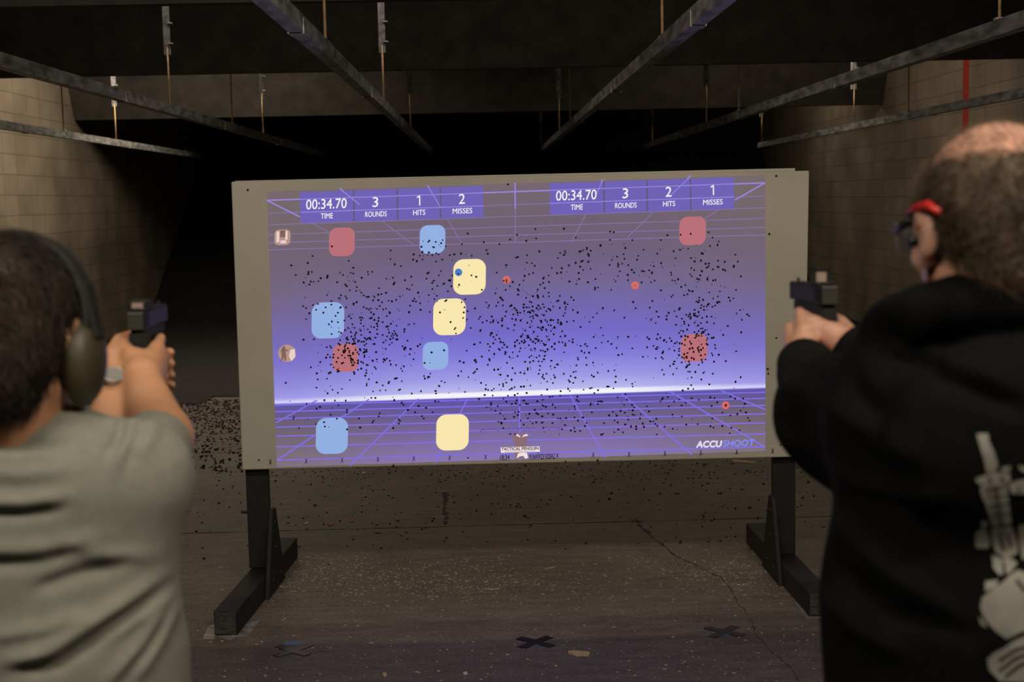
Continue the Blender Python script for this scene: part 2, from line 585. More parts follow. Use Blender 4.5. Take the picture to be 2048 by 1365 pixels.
def pic_mat():
    mt, nt, b = newmat('projected_picture')
    N, L = nt.nodes, nt.links
    tc = N.new('ShaderNodeTexCoord')
    sep = N.new('ShaderNodeSeparateXYZ')
    L.new(tc.outputs['UV'], sep.inputs[0])

    def rampn(stops):
        r = N.new('ShaderNodeValToRGB')
        e = r.color_ramp.elements
        while len(e) < len(stops):
            e.new(0.5)
        for k, (p, c) in enumerate(stops):
            e[k].position = p
            e[k].color = (*s2l(c), 1)
        L.new(sep.outputs[1], r.inputs[0])
        return r.outputs[0]
    # v: 0 bottom .. 1 top
    mid = rampn([(0.0, (136, 118, 178)), (0.10, (120, 102, 158)), (0.17, (104, 88, 150)), (0.222, (92, 80, 168)), (0.231, (98, 86, 196)),
                 (0.2312, (214, 214, 250)), (0.236, (250, 250, 255)), (0.249, (250, 250, 255)), (0.253, (190, 190, 244)), (0.30, (160, 156, 236)),
                 (0.38, (130, 122, 222)), (0.46, (114, 104, 205)), (0.55, (112, 100, 180)), (0.64, (112, 99, 148)), (0.74, (107, 92, 128)), (0.86, (108, 92, 112)), (1.0, (116, 100, 112))])
    side = rampn([(0.0, (128, 112, 128)), (0.12, (112, 98, 112)), (0.17, (104, 90, 120)), (0.222, (92, 80, 160)), (0.231, (98, 86, 190)),
                  (0.2318, (150, 145, 235)), (0.237, (225, 222, 252)), (0.245, (190, 185, 248)), (0.253, (162, 155, 236)), (0.30, (144, 136, 222)),
                  (0.38, (124, 114, 206)), (0.46, (116, 104, 184)), (0.55, (114, 101, 156)), (0.64, (112, 98, 132)), (0.74, (110, 96, 116)), (0.86, (112, 98, 106)), (1.0, (116, 102, 104))])
    m1 = N.new('ShaderNodeMath'); m1.operation = 'SUBTRACT'; m1.inputs[1].default_value = 0.5
    L.new(sep.outputs[0], m1.inputs[0])
    m2 = N.new('ShaderNodeMath'); m2.operation = 'ABSOLUTE'; L.new(m1.outputs[0], m2.inputs[0])
    mr = N.new('ShaderNodeMapRange'); mr.interpolation_type = 'SMOOTHSTEP'
    mr.inputs[1].default_value = 0.15; mr.inputs[2].default_value = 0.5
    L.new(m2.outputs[0], mr.inputs[0])
    mx = N.new('ShaderNodeMix'); mx.data_type = 'RGBA'
    L.new(mr.outputs[0], mx.inputs[0]); L.new(mid, mx.inputs[6]); L.new(side, mx.inputs[7])
    L.new(mx.outputs[2], b.inputs['Emission Color'])
    b.inputs['Emission Strength'].default_value = 0.93
    b.inputs['Base Color'].default_value = (0.05, 0.05, 0.05, 1)
    b.inputs['Specular IOR Level'].default_value = 0.0
    b.inputs['Roughness'].default_value = 0.9
    return mt


def picture():
    me = bpy.data.meshes.new('projected_picture')
    vs = [at(554, 935, SY), at(1531, 903, SY), at(1530, 350, SY), at(534, 383, SY)]
    me.from_pydata([v + Vector((0, -0.0015, 0)) for v in vs], [], [(0, 1, 2, 3)])
    uv = me.uv_layers.new(name='UVMap')
    for li, c in enumerate(((0, 0), (1, 0), (1, 1), (0, 1))):
        uv.data[li].uv = c
    # subdivide so that the uv follows the slightly skewed outline
    bm = bmesh.new(); bm.from_mesh(me)
    bmesh.ops.subdivide_edges(bm, edges=bm.edges[:], cuts=24, use_grid_fill=True)
    bm.to_mesh(me); bm.free()
    return link_mesh('projected_picture', me, pic_mat(), scr)


pic = picture()
G = {
    'line': glow('lilac_line', (146, 130, 224)), 'faint': glow('faint_lilac_line', (126, 110, 166)), 'floorline': glow('violet_grid_line', (122, 106, 226)),
    'box': glow('violet_box', (104, 90, 178)), 'gap': glow('box_gap', (92, 78, 110)),
    'white': glow('projected_white', (240, 236, 240)), 'red': glow('target_red', (182, 106, 116)), 'blue': glow('target_blue', (142, 172, 224)),
    'yellow': glow('target_yellow', (246, 228, 172)), 'hit': glow('hit_marker_red', (206, 102, 96)), 'aim': glow('hit_marker_blue', (62, 118, 196)),
    'logo_l': glow('logo_pale', (224, 214, 236)), 'logo_b': glow('logo_blue', (126, 132, 236)), 'tan': glow('photo_tan', (178, 142, 132)),
    'tand': glow('photo_brown', (122, 92, 84)), 'tanl': glow('photo_pale', (226, 206, 196)), 'banner': glow('banner_white', (238, 222, 226)), 'brown': glow('emblem_brown', (132, 102, 112)),
    'darkt': glow('banner_lettering', (92, 66, 70)), 'ring': glow('dim_ring', (122, 96, 104)),
}


def pp(px, py, lift=0.003):
    return at(px, py, SY) + Vector((0, -lift, 0))


def strip(mb, a, b, wpx, lift):
    ax, ay = a; bx, by = b
    L_ = math.hypot(bx - ax, by - ay)
    nx, ny = -(by - ay) / L_ * wpx / 2, (bx - ax) / L_ * wpx / 2
    mb.poly([pp(ax + nx, ay + ny, lift), pp(bx + nx, by + ny, lift), pp(bx - nx, by - ny, lift), pp(ax - nx, ay - ny, lift)])


def segs(a, b, n):
    return [((a[0] + (b[0] - a[0]) * i / n, a[1] + (b[1] - a[1]) * i / n), (a[0] + (b[0] - a[0]) * (i + 1) / n, a[1] + (b[1] - a[1]) * (i + 1) / n)) for i in range(n)]


# grid lines of the projected room
mb = MB()
strip(mb, (534, 401), (1530, 366), 2.6, 0.0022)
strip(mb, (1030, 366), (1030.5, 418), 2.6, 0.0022)
for a, b in (((534, 401), (600, 434)), ((680, 377), (716, 407)), ((855, 371), (880, 413)), ((1205, 359), (1184, 403)), ((1381, 352), (1340, 392)), ((1530, 366), (1470, 400))):
    strip(mb, a, b, 2.6, 0.0024)
mb.build('ceiling_grid_line', G['line'], pic)
mb = MB()
for l, r in ((427, 392), (450, 416), (470, 437), (486, 455), (500, 470)):
    strip(mb, (536, l), (1530, r), 1.6, 0.0021)
strip(mb, (1030.5, 418), (1031, 485), 1.6, 0.0022)
for a, b in (((600, 434), (668, 470)), ((716, 407), (830, 492)), ((880, 413), (925, 490)), ((1184, 403), (1143, 485)), ((1340, 392), (1255, 475)), ((1470, 400), (1380, 455))):
    strip(mb, a, b, 1.6, 0.0021)
mb.build('faint_grid_line', G['faint'], pic)
mb = MB()
for l, r in ((811, 785), (824, 797), (838, 811), (855, 828), (873, 846), (894, 868), (921, 894)):
    strip(mb, (550 + (l - 811) * 0.03, l), (1531, r), 2.4, 0.0021)
for a, b in (((634, 801), (552, 846)), ((738, 799), (554, 921)), ((837, 798), (700, 931)), ((936, 796), (870, 926)), ((1039, 793), (1040, 921)),
             ((1140, 790), (1211, 916)), ((1242, 787), (1384, 910)), ((1339, 783), (1529, 894)), ((1441, 781), (1531, 820))):
    strip(mb, a, b, 2.8, 0.0023)
mb.build('floor_grid_line', G['floorline'], pic)


def textmesh(s):
    cu = bpy.data.curves.new('lettering', 'FONT')
    cu.body = s
    cu.resolution_u = 3
    cu.align_x = 'CENTER'
    cu.align_y = 'CENTER'
    ob = bpy.data.objects.new('lettering', cu)
    col.objects.link(ob)
    bpy.context.view_layer.update()
    dg = bpy.context.evaluated_depsgraph_get()
    me = bpy.data.meshes.new_from_object(ob.evaluated_get(dg))
    bpy.data.objects.remove(ob)
    bpy.data.curves.remove(cu)
    return me


def text_px(s, cx, cy, wpx, hpx, mat, parent, slope=-0.037, lift=0.0042, name='lettering', shear=0.0, bold=0.0):
    if s == '1':
        # numeral one with its flag
        q = [(0.6, -10), (3.0, -10), (3.4, 10), (0.9, 10), (0.7, -6.6), (-3.6, -4.6), (-3.7, -6.8)]
        mb = MB().poly([pp(cx + a, cy + b_, lift) for a, b_ in q])
        return mb.build(name, mat, parent)
    """lettering stretched to wpx x hpx photograph pixels and laid on the screen plane"""
    me = textmesh(s)
    me.materials.clear()
    co = np.empty(len(me.vertices) * 3); me.vertices.foreach_get('co', co); co = co.reshape(-1, 3)
    lo, hi = co.min(0), co.max(0)
    out = []
    for v in co:
        x = (v[0] - (lo[0] + hi[0]) / 2) / (hi[0] - lo[0]) * wpx
        y = (v[1] - (lo[1] + hi[1]) / 2) / (hi[1] - lo[1]) * hpx
        x += shear * y
        out.append(pp(cx + x - slope * y * 0.6, cy - y + slope * x, lift))
    nf = [list(p.vertices) for p in me.polygons]
    verts = list(out)
    faces = list(nf)
    if bold:
        for dx, dy in ((bold, 0), (-bold, 0), (0, bold), (0, -bold)):
            base = len(verts)
            u = (at(1001, 600, SY) - at(1000, 600, SY)) * dx + (at(1000, 599, SY) - at(1000, 600, SY)) * dy
            verts += [p + u for p in out]
            faces += [[i + base for i in f] for f in nf]
    m2 = bpy.data.meshes.new(name)
    m2.from_pydata(verts, [], faces)
    return link_mesh(name, m2, mat, parent)


def quad_box(x0, x1, fx0, fy0t, fy0b, slope_t, slope_b, mat):
    m_ = MB()
    m_.poly([pp(x0, fy0t + slope_t * (x0 - fx0), 0.0019), pp(x1, fy0t + slope_t * (x1 - fx0), 0.0019), pp(x1 + 1, fy0b + slope_b * (x1 - fx0), 0.0019), pp(x0 + 1, fy0b + slope_b * (x0 - fx0), 0.0019)])
    return m_.build('score_box', mat, pic)


for (xs, f, yt, yb, st, sb, vals, ty) in (
        ([(600, 706), (709, 793), (796, 879), (882, 966)], 600, 385, 446.5, -0.0356, -0.0315, ('00:34.70', '3', '1', '2'), 408),
        ([(1099, 1206), (1209, 1292), (1295, 1379), (1382, 1467)], 1099, 367, 430, -0.0335, -0.033, ('00:34.70', '3', '2', '1'), 390.5)):
    x_first = (xs[0][0] + xs[0][1]) / 2
    quad_box(xs[0][0], xs[-1][1], f, yt + 0.3, yb - 0.3, st, sb, G['gap'])
    for (x0, x1), v, cap in zip(xs, vals, ('TIME', 'ROUNDS', 'HITS', 'MISSES')):
        m_ = MB()
        m_.poly([pp(x0, yt + st * (x0 - f), 0.0026), pp(x1, yt + st * (x1 - f), 0.0026), pp(x1 + 1, yb + sb * (x1 - f), 0.0026), pp(x0 + 1, yb + sb * (x0 - f), 0.0026)])
        m_.build('score_box', G['box'], pic)
        cx = (x0 + x1) / 2
        yy = ty - 0.037 * (cx - x_first)
        text_px(v, cx, yy, 81 if len(v) > 2 else (11 if v == '3' else (4.2 if v == '1' else 12)), 20, G['white'], pic, bold=0.15)
        text_px(cap, cx + 1, yy + 24, {'TIME': 24, 'ROUNDS': 43, 'HITS': 24, 'MISSES': 39}[cap], 10.5, G['white'], pic, bold=0.12)
    # lilac lines run across the boxes
for a, b in (((600, 399), (966, 386)), ((1099, 381), (1467, 368)), ((602, 425), (966, 412)), ((1099, 407), (1467, 394)), ((680, 378), (720, 410)), ((857, 374), (880, 413)), ((1205, 362), (1187, 400)), ((1379, 355), (1340, 392))):
    m_ = MB(); strip(m_, a, b, 1.8, 0.0031); m_.build('ceiling_grid_line', G['line'], pic)


def rrect(cx, cy, w_, h_, r_, lift, slope=-0.03, n=8):
    pts = []
    for (qx, qy, a0) in ((1, 1, 0), (-1, 1, 90), (-1, -1, 180), (1, -1, 270)):
        for k in range(n + 1):
            a = R(a0 + 90 * k / n)
            x = qx * (w_ / 2 - r_) + r_ * math.cos(a)
            y = qy * (h_ / 2 - r_) + r_ * math.sin(a)
            pts.append(pp(cx + x - slope * y * 0.5, cy - y + slope * x, lift))
    return pts


def disc(cx, cy, r_, lift, n=20):
    return [pp(cx + r_ * math.cos(2 * math.pi * k / n), cy + r_ * math.sin(2 * math.pi * k / n), lift) for k in range(n)]


# plain round-cornered colour targets
for cx, cy, w_, h_, c in ((684, 484, 51, 57, 'red'), (865, 479, 51, 57, 'blue'), (939, 554, 65, 71, 'yellow'), (899, 634, 65, 73, 'yellow'), (656, 641, 65, 72, 'blue'),
                          (691, 716, 51, 56, 'red'), (871, 712, 51, 56, 'blue'), (1385, 462, 53, 57, 'red'), (1388, 696, 53, 55, 'red'), (664, 872, 64, 72, 'blue'), (905, 865, 65, 72, 'yellow')):
    MB().poly(rrect(cx, cy, w_, h_, w_ * 0.30, 0.0036)).build('plain_target', G[c], pic)['label'] = 'plain %s round-cornered target' % c
for cx, cy in ((1013, 560), (1270, 571), (1451, 811)):
    MB().poly(disc(cx, cy, 8, 0.004)).build('hit_marker', G['hit'], pic)
MB().poly(disc(917, 545, 7.5, 0.0042)).build('hit_marker', G['aim'], pic)['label'] = 'blue hit marker'
# small round pictures at the left margin
MB().poly(disc(574, 707, 17.5, 0.0036, 28)).build('round_picture', G['tan'], pic)
MB().poly([pp(x, y, 0.0038) for x, y in ((581, 700), (590, 698), (591, 714), (583, 723), (578, 712))]).build('round_picture_detail', G['tanl'], pic)
MB().poly([pp(x, y, 0.0040) for x, y in ((565, 695), (568, 692), (571, 695), (571, 699), (577, 700), (577, 702), (571, 703), (573, 712), (572, 722), (569, 722), (568, 713), (565, 722), (562, 722), (564, 710), (562, 701))]).build('round_picture_figure', G['tand'], pic)
MB().poly(rrect(565, 475, 32, 31, 9, 0.0036)).build('round_picture', G['tan'], pic)
for cx, cy, w_, h_, c in ((556, 474, 6, 22, 'tanl'), (573, 471, 5, 18, 'tanl'), (566, 468, 11, 14, 'tand'), (567, 484, 12, 6, 'tanl')):
    MB().poly(rrect(cx, cy, w_, h_, 2, 0.0038)).build('round_picture_detail', G[c], pic)

# logos, serial print and row of X marks
text_px('ACCU', 1418, 888.5, 49, 12.5, G['logo_l'], pic, slope=-0.03, shear=0.15, bold=0.9, name='logo_lettering')
text_px('SHOOT', 1477, 886.5, 62, 12.5, G['logo_b'], pic, slope=-0.03, shear=0.15, bold=0.7, name='logo_lettering')
MB().poly([pp(x, y, 0.0034) for x, y in ((1024, 876), (1030, 868), (1048, 867), (1055, 878), (1053, 893), (1056, 905), (1055, 917), (1030, 918), (1029, 905), (1031, 892))]).build('emblem', G['brown'], pic)
MB().poly([pp(x, y, 0.004) for x, y in ((1031, 870), (1035, 868.5), (1041, 873.5), (1040, 875), (1035, 872.5))]).poly([pp(x, y, 0.004) for x, y in ((1044, 875), (1047, 870.5), (1054, 868), (1056, 872), (1049, 873))]).build('emblem_stroke', G['banner'], pic)
MB().poly([pp(x, y, 0.004) for x, y in ((1033, 917), (1036, 907), (1046, 905), (1054, 906), (1056, 916), (1051, 918), (1046, 912), (1040, 913))]).build('emblem_stroke', G['banner'], pic)
MB().poly([pp(x, y, 0.0042) for x, y in ((1001, 895), (1079, 893), (1079.5, 904), (1002, 906))]).build('banner', G['banner'], pic)
text_px('TACTICAL PENGUIN', 1040, 897.6, 74, 5.8, G['darkt'], pic, slope=-0.025, lift=0.005, bold=0.3)
text_px('BUILDING BETTER SHOOTERS', 1040, 903.3, 60, 2.3, G['darkt'], pic, slope=-0.025, lift=0.005)
text_px('18:34', 1009.5, 915, 19, 9.5, M['ink'], pan, slope=-0.03, lift=0.0052, bold=0.15)
text_px('91AAW251020A2', 1084, 912.8, 51, 10, M['ink'], pan, slope=-0.03, lift=0.0052, bold=0.15)
text_px('"', 1076, 906, 3, 2.5, M['ink'], pan, slope=-0.03, lift=0.0052)
xm = MB()
for i in range(15):
    cx = 541 + i * 71.7
    if i == 7:
        continue
    cy = 924.5 - 0.0215 * (cx - 541)
    for a, b in (((-2.2, -5.5), (0.2, -1.5)), ((2.2, -5.5), (-0.2, -1.5)), ((0, -2), (-2.4, 4.5)), ((0, -2), (1.8, 4)), ((-1.2, 0.8), (1.4, 0.6))):
        strip(xm, (cx + a[0], cy + a[1]), (cx + b[0], cy + b[1]), 1.0, 0.0052)
xm.build('printed_x_mark', M['ink'], pan)
rg = random.Random(9)
dm = MB()
x = 960
while x < 1121:
    wv = rg.uniform(0.8, 2.6)
    yy = 860 - (x - 960) * 0.025 + rg.uniform(-1.6, 1.6)
    strip(dm, (x, yy), (x + wv, yy), rg.uniform(0.7, 1.2), 0.0052)
    x += wv + rg.uniform(0.1, 1.0)
dm.build('printed_dots', M['ink'], pan)

# bullet holes
hm = MB()
rg = random.Random(21)
holes = []


def cluster(n, cx, cy, sx, sy):
    for _ in range(n):
        holes.append((rg.gauss(cx, sx), rg.gauss(cy, sy)))


def spread(n, x0, x1, y0, y1):
    for _ in range(n):
        holes.append((rg.uniform(x0, x1), rg.uniform(y0, y1)))


cluster(175, 735, 665, 45, 42); cluster(70, 700, 715, 30, 22); cluster(70, 760, 690, 90, 60)
cluster(190, 1065, 655, 48, 40); cluster(120, 1050, 735, 70, 42); cluster(80, 1150, 690, 80, 70)
cluster(150, 1385, 655, 38, 48); cluster(60, 1370, 705, 40, 30); cluster(70, 1200, 520, 80, 30)
cluster(45, 1410, 545, 35, 35); cluster(70, 1000, 600, 90, 55); cluster(25, 865, 505, 22, 14)
spread(110, 600, 1500, 500, 640); spread(90, 640, 1500, 740, 800); spread(110, 960, 1300, 800, 870); spread(40, 580, 900, 800, 860)
spread(45, 1300, 1500, 790, 870); spread(50, 600, 900, 540, 620); spread(14, 900, 1480, 465, 510)
holes += [(496, 380), (1016, 369), (1552, 352), (1538, 468), (1552, 676), (1535, 738), (1536, 747), (1561, 889), (518, 920), (787, 931), (936, 916), (1195, 921), (1131, 923), (1013, 560.5), (1270, 571.5), (1451, 811.5),
          (664, 493), (866, 494), (868, 495), (1381, 468), (1392, 490), (572, 766), (583, 531), (592, 550)]
for hx, hy in holes:
    if not (560 < hx < 1522 and 455 < hy < 900) and (hx, hy) not in holes[-24:]:
        continue
    r_ = rg.choice((1.2, 1.9, 2.1, 2.2, 2.4, 2.6)) * 0.92
    n = 7
    a0 = rg.random() * 6
    ec = rg.uniform(0.85, 1.15)
    hm.poly([pp(hx + r_ * ec * math.cos(a0 + 2 * math.pi * k / n), hy + r_ / ec * math.sin(a0 + 2 * math.pi * k / n), 0.0062) for k in range(n)])
tag(hm.build('bullet_holes', M['hole'], pan), 'hundreds of small black bullet holes', kind='stuff')
sm_ = MB()
prev = [(1043, 577), (1055, 588), (1066, 594), (1076, 600)]
for a, b in zip(prev, prev[1:]):
    strip(sm_, a, b, 1.5, 0.0045)
sm_.build('grazing_scar', glow('scar', (92, 80, 120)), pan)

# stand: posts, feet, gussets
PW = 0.091
for side, pxl, pxr, fx_near, fx_far in (('l', 493, 538, None, None), ('r', 1546, 1591, None, None)):
    a, b = at(pxl, 1000, SY + 0.05), at(pxr, 1000, SY + 0.05)
    x0, x1 = a.x, b.x
    MB().box((x0, SY + 0.05, 0.10), (x1, SY + 0.05 + 0.04, 1.6), 0.003).build('post', M['black_wood'], scr)
    if side == 'l':
        near, far = on_floor(452, 1272), on_floor(577, 1116)
    else:
        near, far = on_floor(1641, 1234), on_floor(1511, 1086)
    dirv = (far - near); ln = dirv.length; dirv.normalize()
    ang = math.atan2(dirv.x, dirv.y)
    mtx = Matrix.Translation((near.x, near.y, 0)) @ Matrix.Rotation(-ang, 4, 'Z')
    hw = 0.046
    ft = MB().box((-hw, 0, 0.0005), (hw, ln, 0.098), 0.004).build('foot', M['black_wood'], scr, mtx=mtx)
    MB().box((-hw + 0.004, -0.002, 0.006), (hw - 0.004, 0.0005, 0.094)).build('end_grain', M['end_grain'], ft, mtx=mtx)
    # plywood gusset standing on the inner side of foot and post
    sgn = 1 if side == 'l' else -1
    yc = (SY + 0.07 - near.y)
    g = MB().prism([(sgn * (hw + 0.001), yc - 0.17, 0.004), (sgn * (hw + 0.001), yc + 0.17, 0.004), (sgn * (hw + 0.001), yc + 0.03, 0.36), (sgn * (hw + 0.001), yc - 0.03, 0.36)], (sgn * 0.016, 0, 0))
    gg = g.build('gusset', M['black_wood'], scr, mtx=mtx)
    s = MB()
    for (yy, zz) in ((yc - 0.07, 0.06), (yc + 0.07, 0.06), (yc, 0.19), (yc, 0.30)):
        s.tube([(sgn * (hw + 0.016), yy, zz), (sgn * (hw + 0.020), yy, zz)], 0.006, 8)
    s.build('screw', M['gun_grey'], gg, mtx=mtx)
p = at(488, 1026, SY + 0.06)
MB().tube([(p.x - 0.012, p.y, p.z + 0.004), (p.x + 0.03, p.y, p.z)], 0.007, 8).build('peg', M['black_wood'], scr)

# ------------------------------------------------------------------ floor details
flo = bpy.data.objects['floor']


def ground_poly(mb, pts, z=0.0012):
    mb.poly([on_floor(px, py, z) for px, py in pts])


M['crack'] = noisy('crack_dirt', (0.012, 0.010, 0.008), (0.06, 0.05, 0.04), 30, 0.9)


def crack(pts, w0, seed):
    rg2 = random.Random(seed)
    mb = MB()
    P = []
    for a, b in zip(pts, pts[1:]):
        for k in range(6):
            t = k / 6
            P.append((a[0] + (b[0] - a[0]) * t + rg2.uniform(-1.8, 1.8), a[1] + (b[1] - a[1]) * t + rg2.uniform(-1.4, 1.4)))
    P.append(pts[-1])
    W = [w0 * rg2.choice((0.15, 0.3, 0.6, 1.0, 1.7)) for _ in P]
    vs = []
    for (x, y), ww in zip(P, W):
        c = on_floor(x, y, 0.0015)
        vs.append((mb.bm.verts.new(c + Vector((-ww, 0, 0))), mb.bm.verts.new(c + Vector((ww, ww * 0.5, 0)))))
    for (a, b), (c, d) in zip(vs, vs[1:]):
        mb.bm.faces.new((a, b, d, c))
    o = mb.build('crack', M['crack'], flo)
    return o


crack([(886, 985), (891, 1000), (888, 1020), (893, 1035), (889, 1050)], 0.009, 1)
crack([(889, 985), (897, 992)], 0.008, 2)
crack([(1262, 1040), (1275, 1046), (1285, 1058), (1322, 1088), (1350, 1112)], 0.007, 3)
crack([(1350, 1112), (1400, 1135), (1440, 1155), (1460, 1178), (1475, 1205), (1500, 1235), (1512, 1268), (1540, 1300), (1575, 1330), (1600, 1365)], 0.0026, 4)
crack([(1262, 1046), (1272, 1040), (1284, 1046)], 0.015, 5)




def _j(l, r, w_, m_):
    mb = MB()
    n = 60
    rg2 = random.Random(5)
    vs = []
    for k in range(n + 1):
        x = l[0] + (r[0] - l[0]) * k / n
        y = l[1] + (r[1] - l[1]) * k / n
        c = on_floor(x, y, 0.0012)
        e = w_ * rg2.uniform(0.2, 1.0)
        vs.append((mb.bm.verts.new(c + Vector((0, -e, 0))), mb.bm.verts.new(c + Vector((0, e, 0)))))
    for (a, b), (c, d) in zip(vs, vs[1:]):
        mb.bm.faces.new((a, b, d, c))
    mb.build('slab_joint', m_, flo)


_j((340, 1068), (1700, 1032), 0.006, M['rubber'])
_j((345, 908), (1700, 872), 0.010, noisy('pale_joint_dust', (0.12, 0.10, 0.085), (0.22, 0.19, 0.16), 20, 0.9))

# tape crosses
for (cx, cy, ang, lab, blue) in ((586, 1303, 0, 'faded black tape cross on the floor in front of the left foot of the screen', (585, 1288)),
                                 (1071, 1286, 0, 'crisp black tape cross on the floor in front of the middle of the screen', (1068, 1290)),
                                 (1448, 1265, 0, 'worn black tape cross over a blue tape patch toward the right foot of the screen', (1443, 1269))):
    c = on_floor(cx, cy, 0)
    t = empty('tape_cross', c, lab, 'tape mark', 'tape crosses on the floor')
    for k, a in enumerate((48, -42)):
        mt_ = Matrix.Translation(c) @ Matrix.Rotation(R(a), 4, 'Z')
        s = MB().box((-0.085, -0.019, 0.0022 + 0.0006 * k), (0.085, 0.019, 0.0027 + 0.0006 * k), mtx=mt_)
        s.build('tape_strip', M['tape_black'], t)
    cb_ = on_floor(blue[0], blue[1], 0)
    s = MB().box((cb_.x - 0.032, cb_.y - 0.02, 0.0012), (cb_.x + 0.032, cb_.y + 0.02, 0.0018)).build('blue_tape_patch', M['tape_blue'], t)
    s['label'] = 'blue tape patch'

# torn pale tape under the feet
for pts, lab in (([(405, 1279), (415, 1255), (432, 1248), (520, 1240), (508, 1258), (497, 1272), (470, 1280)], 'torn clear tape stuck on the floor under the left foot of the stand'),
                 ([(1584, 1195), (1597, 1192), (1625, 1222), (1640, 1232), (1660, 1222), (1668, 1234), (1632, 1238), (1612, 1240)], 'torn clear tape stuck on the floor under the right foot of the stand')):
    mb = MB()
    mb.prism([on_floor(x, y, 0.0002) for x, y in pts], (0, 0, 0.0004))
    tag(mb.build('torn_tape', M['residue']), lab, 'tape')


def chunk_mesh(seed, mat, sq=(1, 1, 0.6)):
    rg2 = random.Random(seed)
    bm = bmesh.new()
    bmesh.ops.create_icosphere(bm, subdivisions=1, radius=1.0)
    for v in bm.verts:
        v.co = Vector((v.co.x * sq[0], v.co.y * sq[1], v.co.z * sq[2])) * rg2.uniform(0.65, 1.1)
    z = min(v.co.z for v in bm.verts)
    for v in bm.verts:
        v.co.z -= z
    me = bpy.data.meshes.new('rubber_chunk')
    bm.to_mesh(me); bm.free()
    me.materials.append(mat)
    return me


CH = [chunk_mesh(s, M['rubber']) for s in range(6)]
rg = random.Random(77)


def chunk(px, py, size, lab):
    c = on_floor(px, py, 0)
    o = bpy.data.objects.new('rubber_chunk', CH[rg.randrange(6)])
    o.location = (c.x, c.y, 0)
    o.scale = (size,) * 3
    o.rotation_euler = (0, 0, rg.random() * 6)
    col.objects.link(o)
    tag(o, lab, 'debris', 'black rubber chunks scattered on the floor')


LABC = 'small black rubber chunk lying loose on the concrete floor around the screen'
known = [(393, 1065, 9), (408, 1119, 9), (551, 964, 9), (438, 1008, 9), (438, 963, 8), (645, 955, 8), (622, 971, 8), (629, 1013, 9), (577, 1036, 7), (479, 988, 7), (863, 951, 9), (1025, 953, 8),
         (1051, 933, 11), (1158, 930, 10), (1148, 950, 10), (1187, 966, 9), (1223, 988, 8), (1219, 1000, 11), (955, 992, 8), (908, 1007, 7), (985, 1009, 6), (1040, 1015, 6), (1320, 989, 9), (1354, 989, 7),
         (1288, 981, 8), (1342, 972, 8), (1336, 949, 9), (1394, 929, 9), (1408, 933, 8), (1465, 929, 9), (1495, 943, 10), (1500, 946, 9), (1416, 969, 9), (1442, 989, 9), (1527, 970, 9), (1499, 1018, 10), (1515, 1039, 8),
         (1617, 966, 11), (1606, 997, 8), (1628, 994, 8), (1682, 1019, 8), (1595, 937, 7), (599, 1096, 6), (658, 1130, 5), (865, 1044, 8), (796, 1044, 8), (780, 1049, 7), (1065, 918, 8), (872, 905, 8)]
for x, y, s in known:
    chunk(x, y, s * 0.00105, LABC)
for _ in range(90):
    x = rg.uniform(345, 1680)
    y = rg.uniform(940, 1060)
    chunk(x, y, rg.uniform(0.004, 0.008), LABC)
for _ in range(130):
    y = 945 - abs(rg.gauss(0, 55))
    if y < 800: continue
    chunk(rg.uniform(350, 486), y, rg.uniform(0.006, 0.016), 'black rubber chunk in the loose heap left of the screen on the far floor')
# thin uncountable crumbs
cm = MB()
for _ in range(1100):
    c = on_floor(rg.uniform(340, 490), 800 + abs(rg.gauss(0, 42)), 0)
    s = rg.uniform(0.004, 0.012)
    a = rg.random() * 3
    cm.prism([c + Vector((s * math.cos(a + k * 2.1), s * math.sin(a + k * 2.1), 0.0003)) for k in range(3)], (0, 0, s * 0.6))
for _ in range(1500):
    x = rg.uniform(330, 1700)
    y = rg.uniform(830, 960) if rg.random() < 0.8 else rg.uniform(940, 1100)
    c = on_floor(x, y, 0)
    s = rg.uniform(0.002, 0.008)
    a = rg.random() * 3
    cm.prism([c + Vector((s * math.cos(a + k * 2.1), s * math.sin(a + k * 2.1), 0.0003)) for k in range(3)], (0, 0, s * 0.6))
tag(cm.build('rubber_crumbs', M['rubber']), 'black rubber crumbs strewn thickly over the far floor behind the screen', 'debris', kind='stuff')
dm = MB()
for _ in range(4200):
    q = rg.random()
    if q < 0.38:
        x, y = rg.gauss(850, 170), rg.gauss(1160, 26)
    elif q < 0.55:
        x, y = rg.gauss(1450, 80), rg.gauss(1145, 22)
    elif q < 0.65:
        x, y = rg.gauss(640, 60), rg.gauss(1150, 25)
    else:
        x, y = rg.uniform(330, 1690), rg.uniform(915, 1365)
    if not (320 < x < 1700 and 900 < y < 1364): continue
    c = on_floor(x, y, 0)
    s = rg.choice((1, 1, 1, 1.6, 2.4)) * rg.uniform(0.0009, 0.0019)
    a = rg.random() * 3
    st = rg.uniform(1, 2.2)
    dm.prism([c + Vector((s * st * math.cos(a + k * 1.57), s * math.sin(a + k * 1.57), 0.0003)) for k in range(4)], (0, 0, s * 0.4))
tag(dm.build('pale_chips', M['debris']), 'tiny pale chips and paper flecks strewn over the floor under the screen', 'debris', kind='stuff')

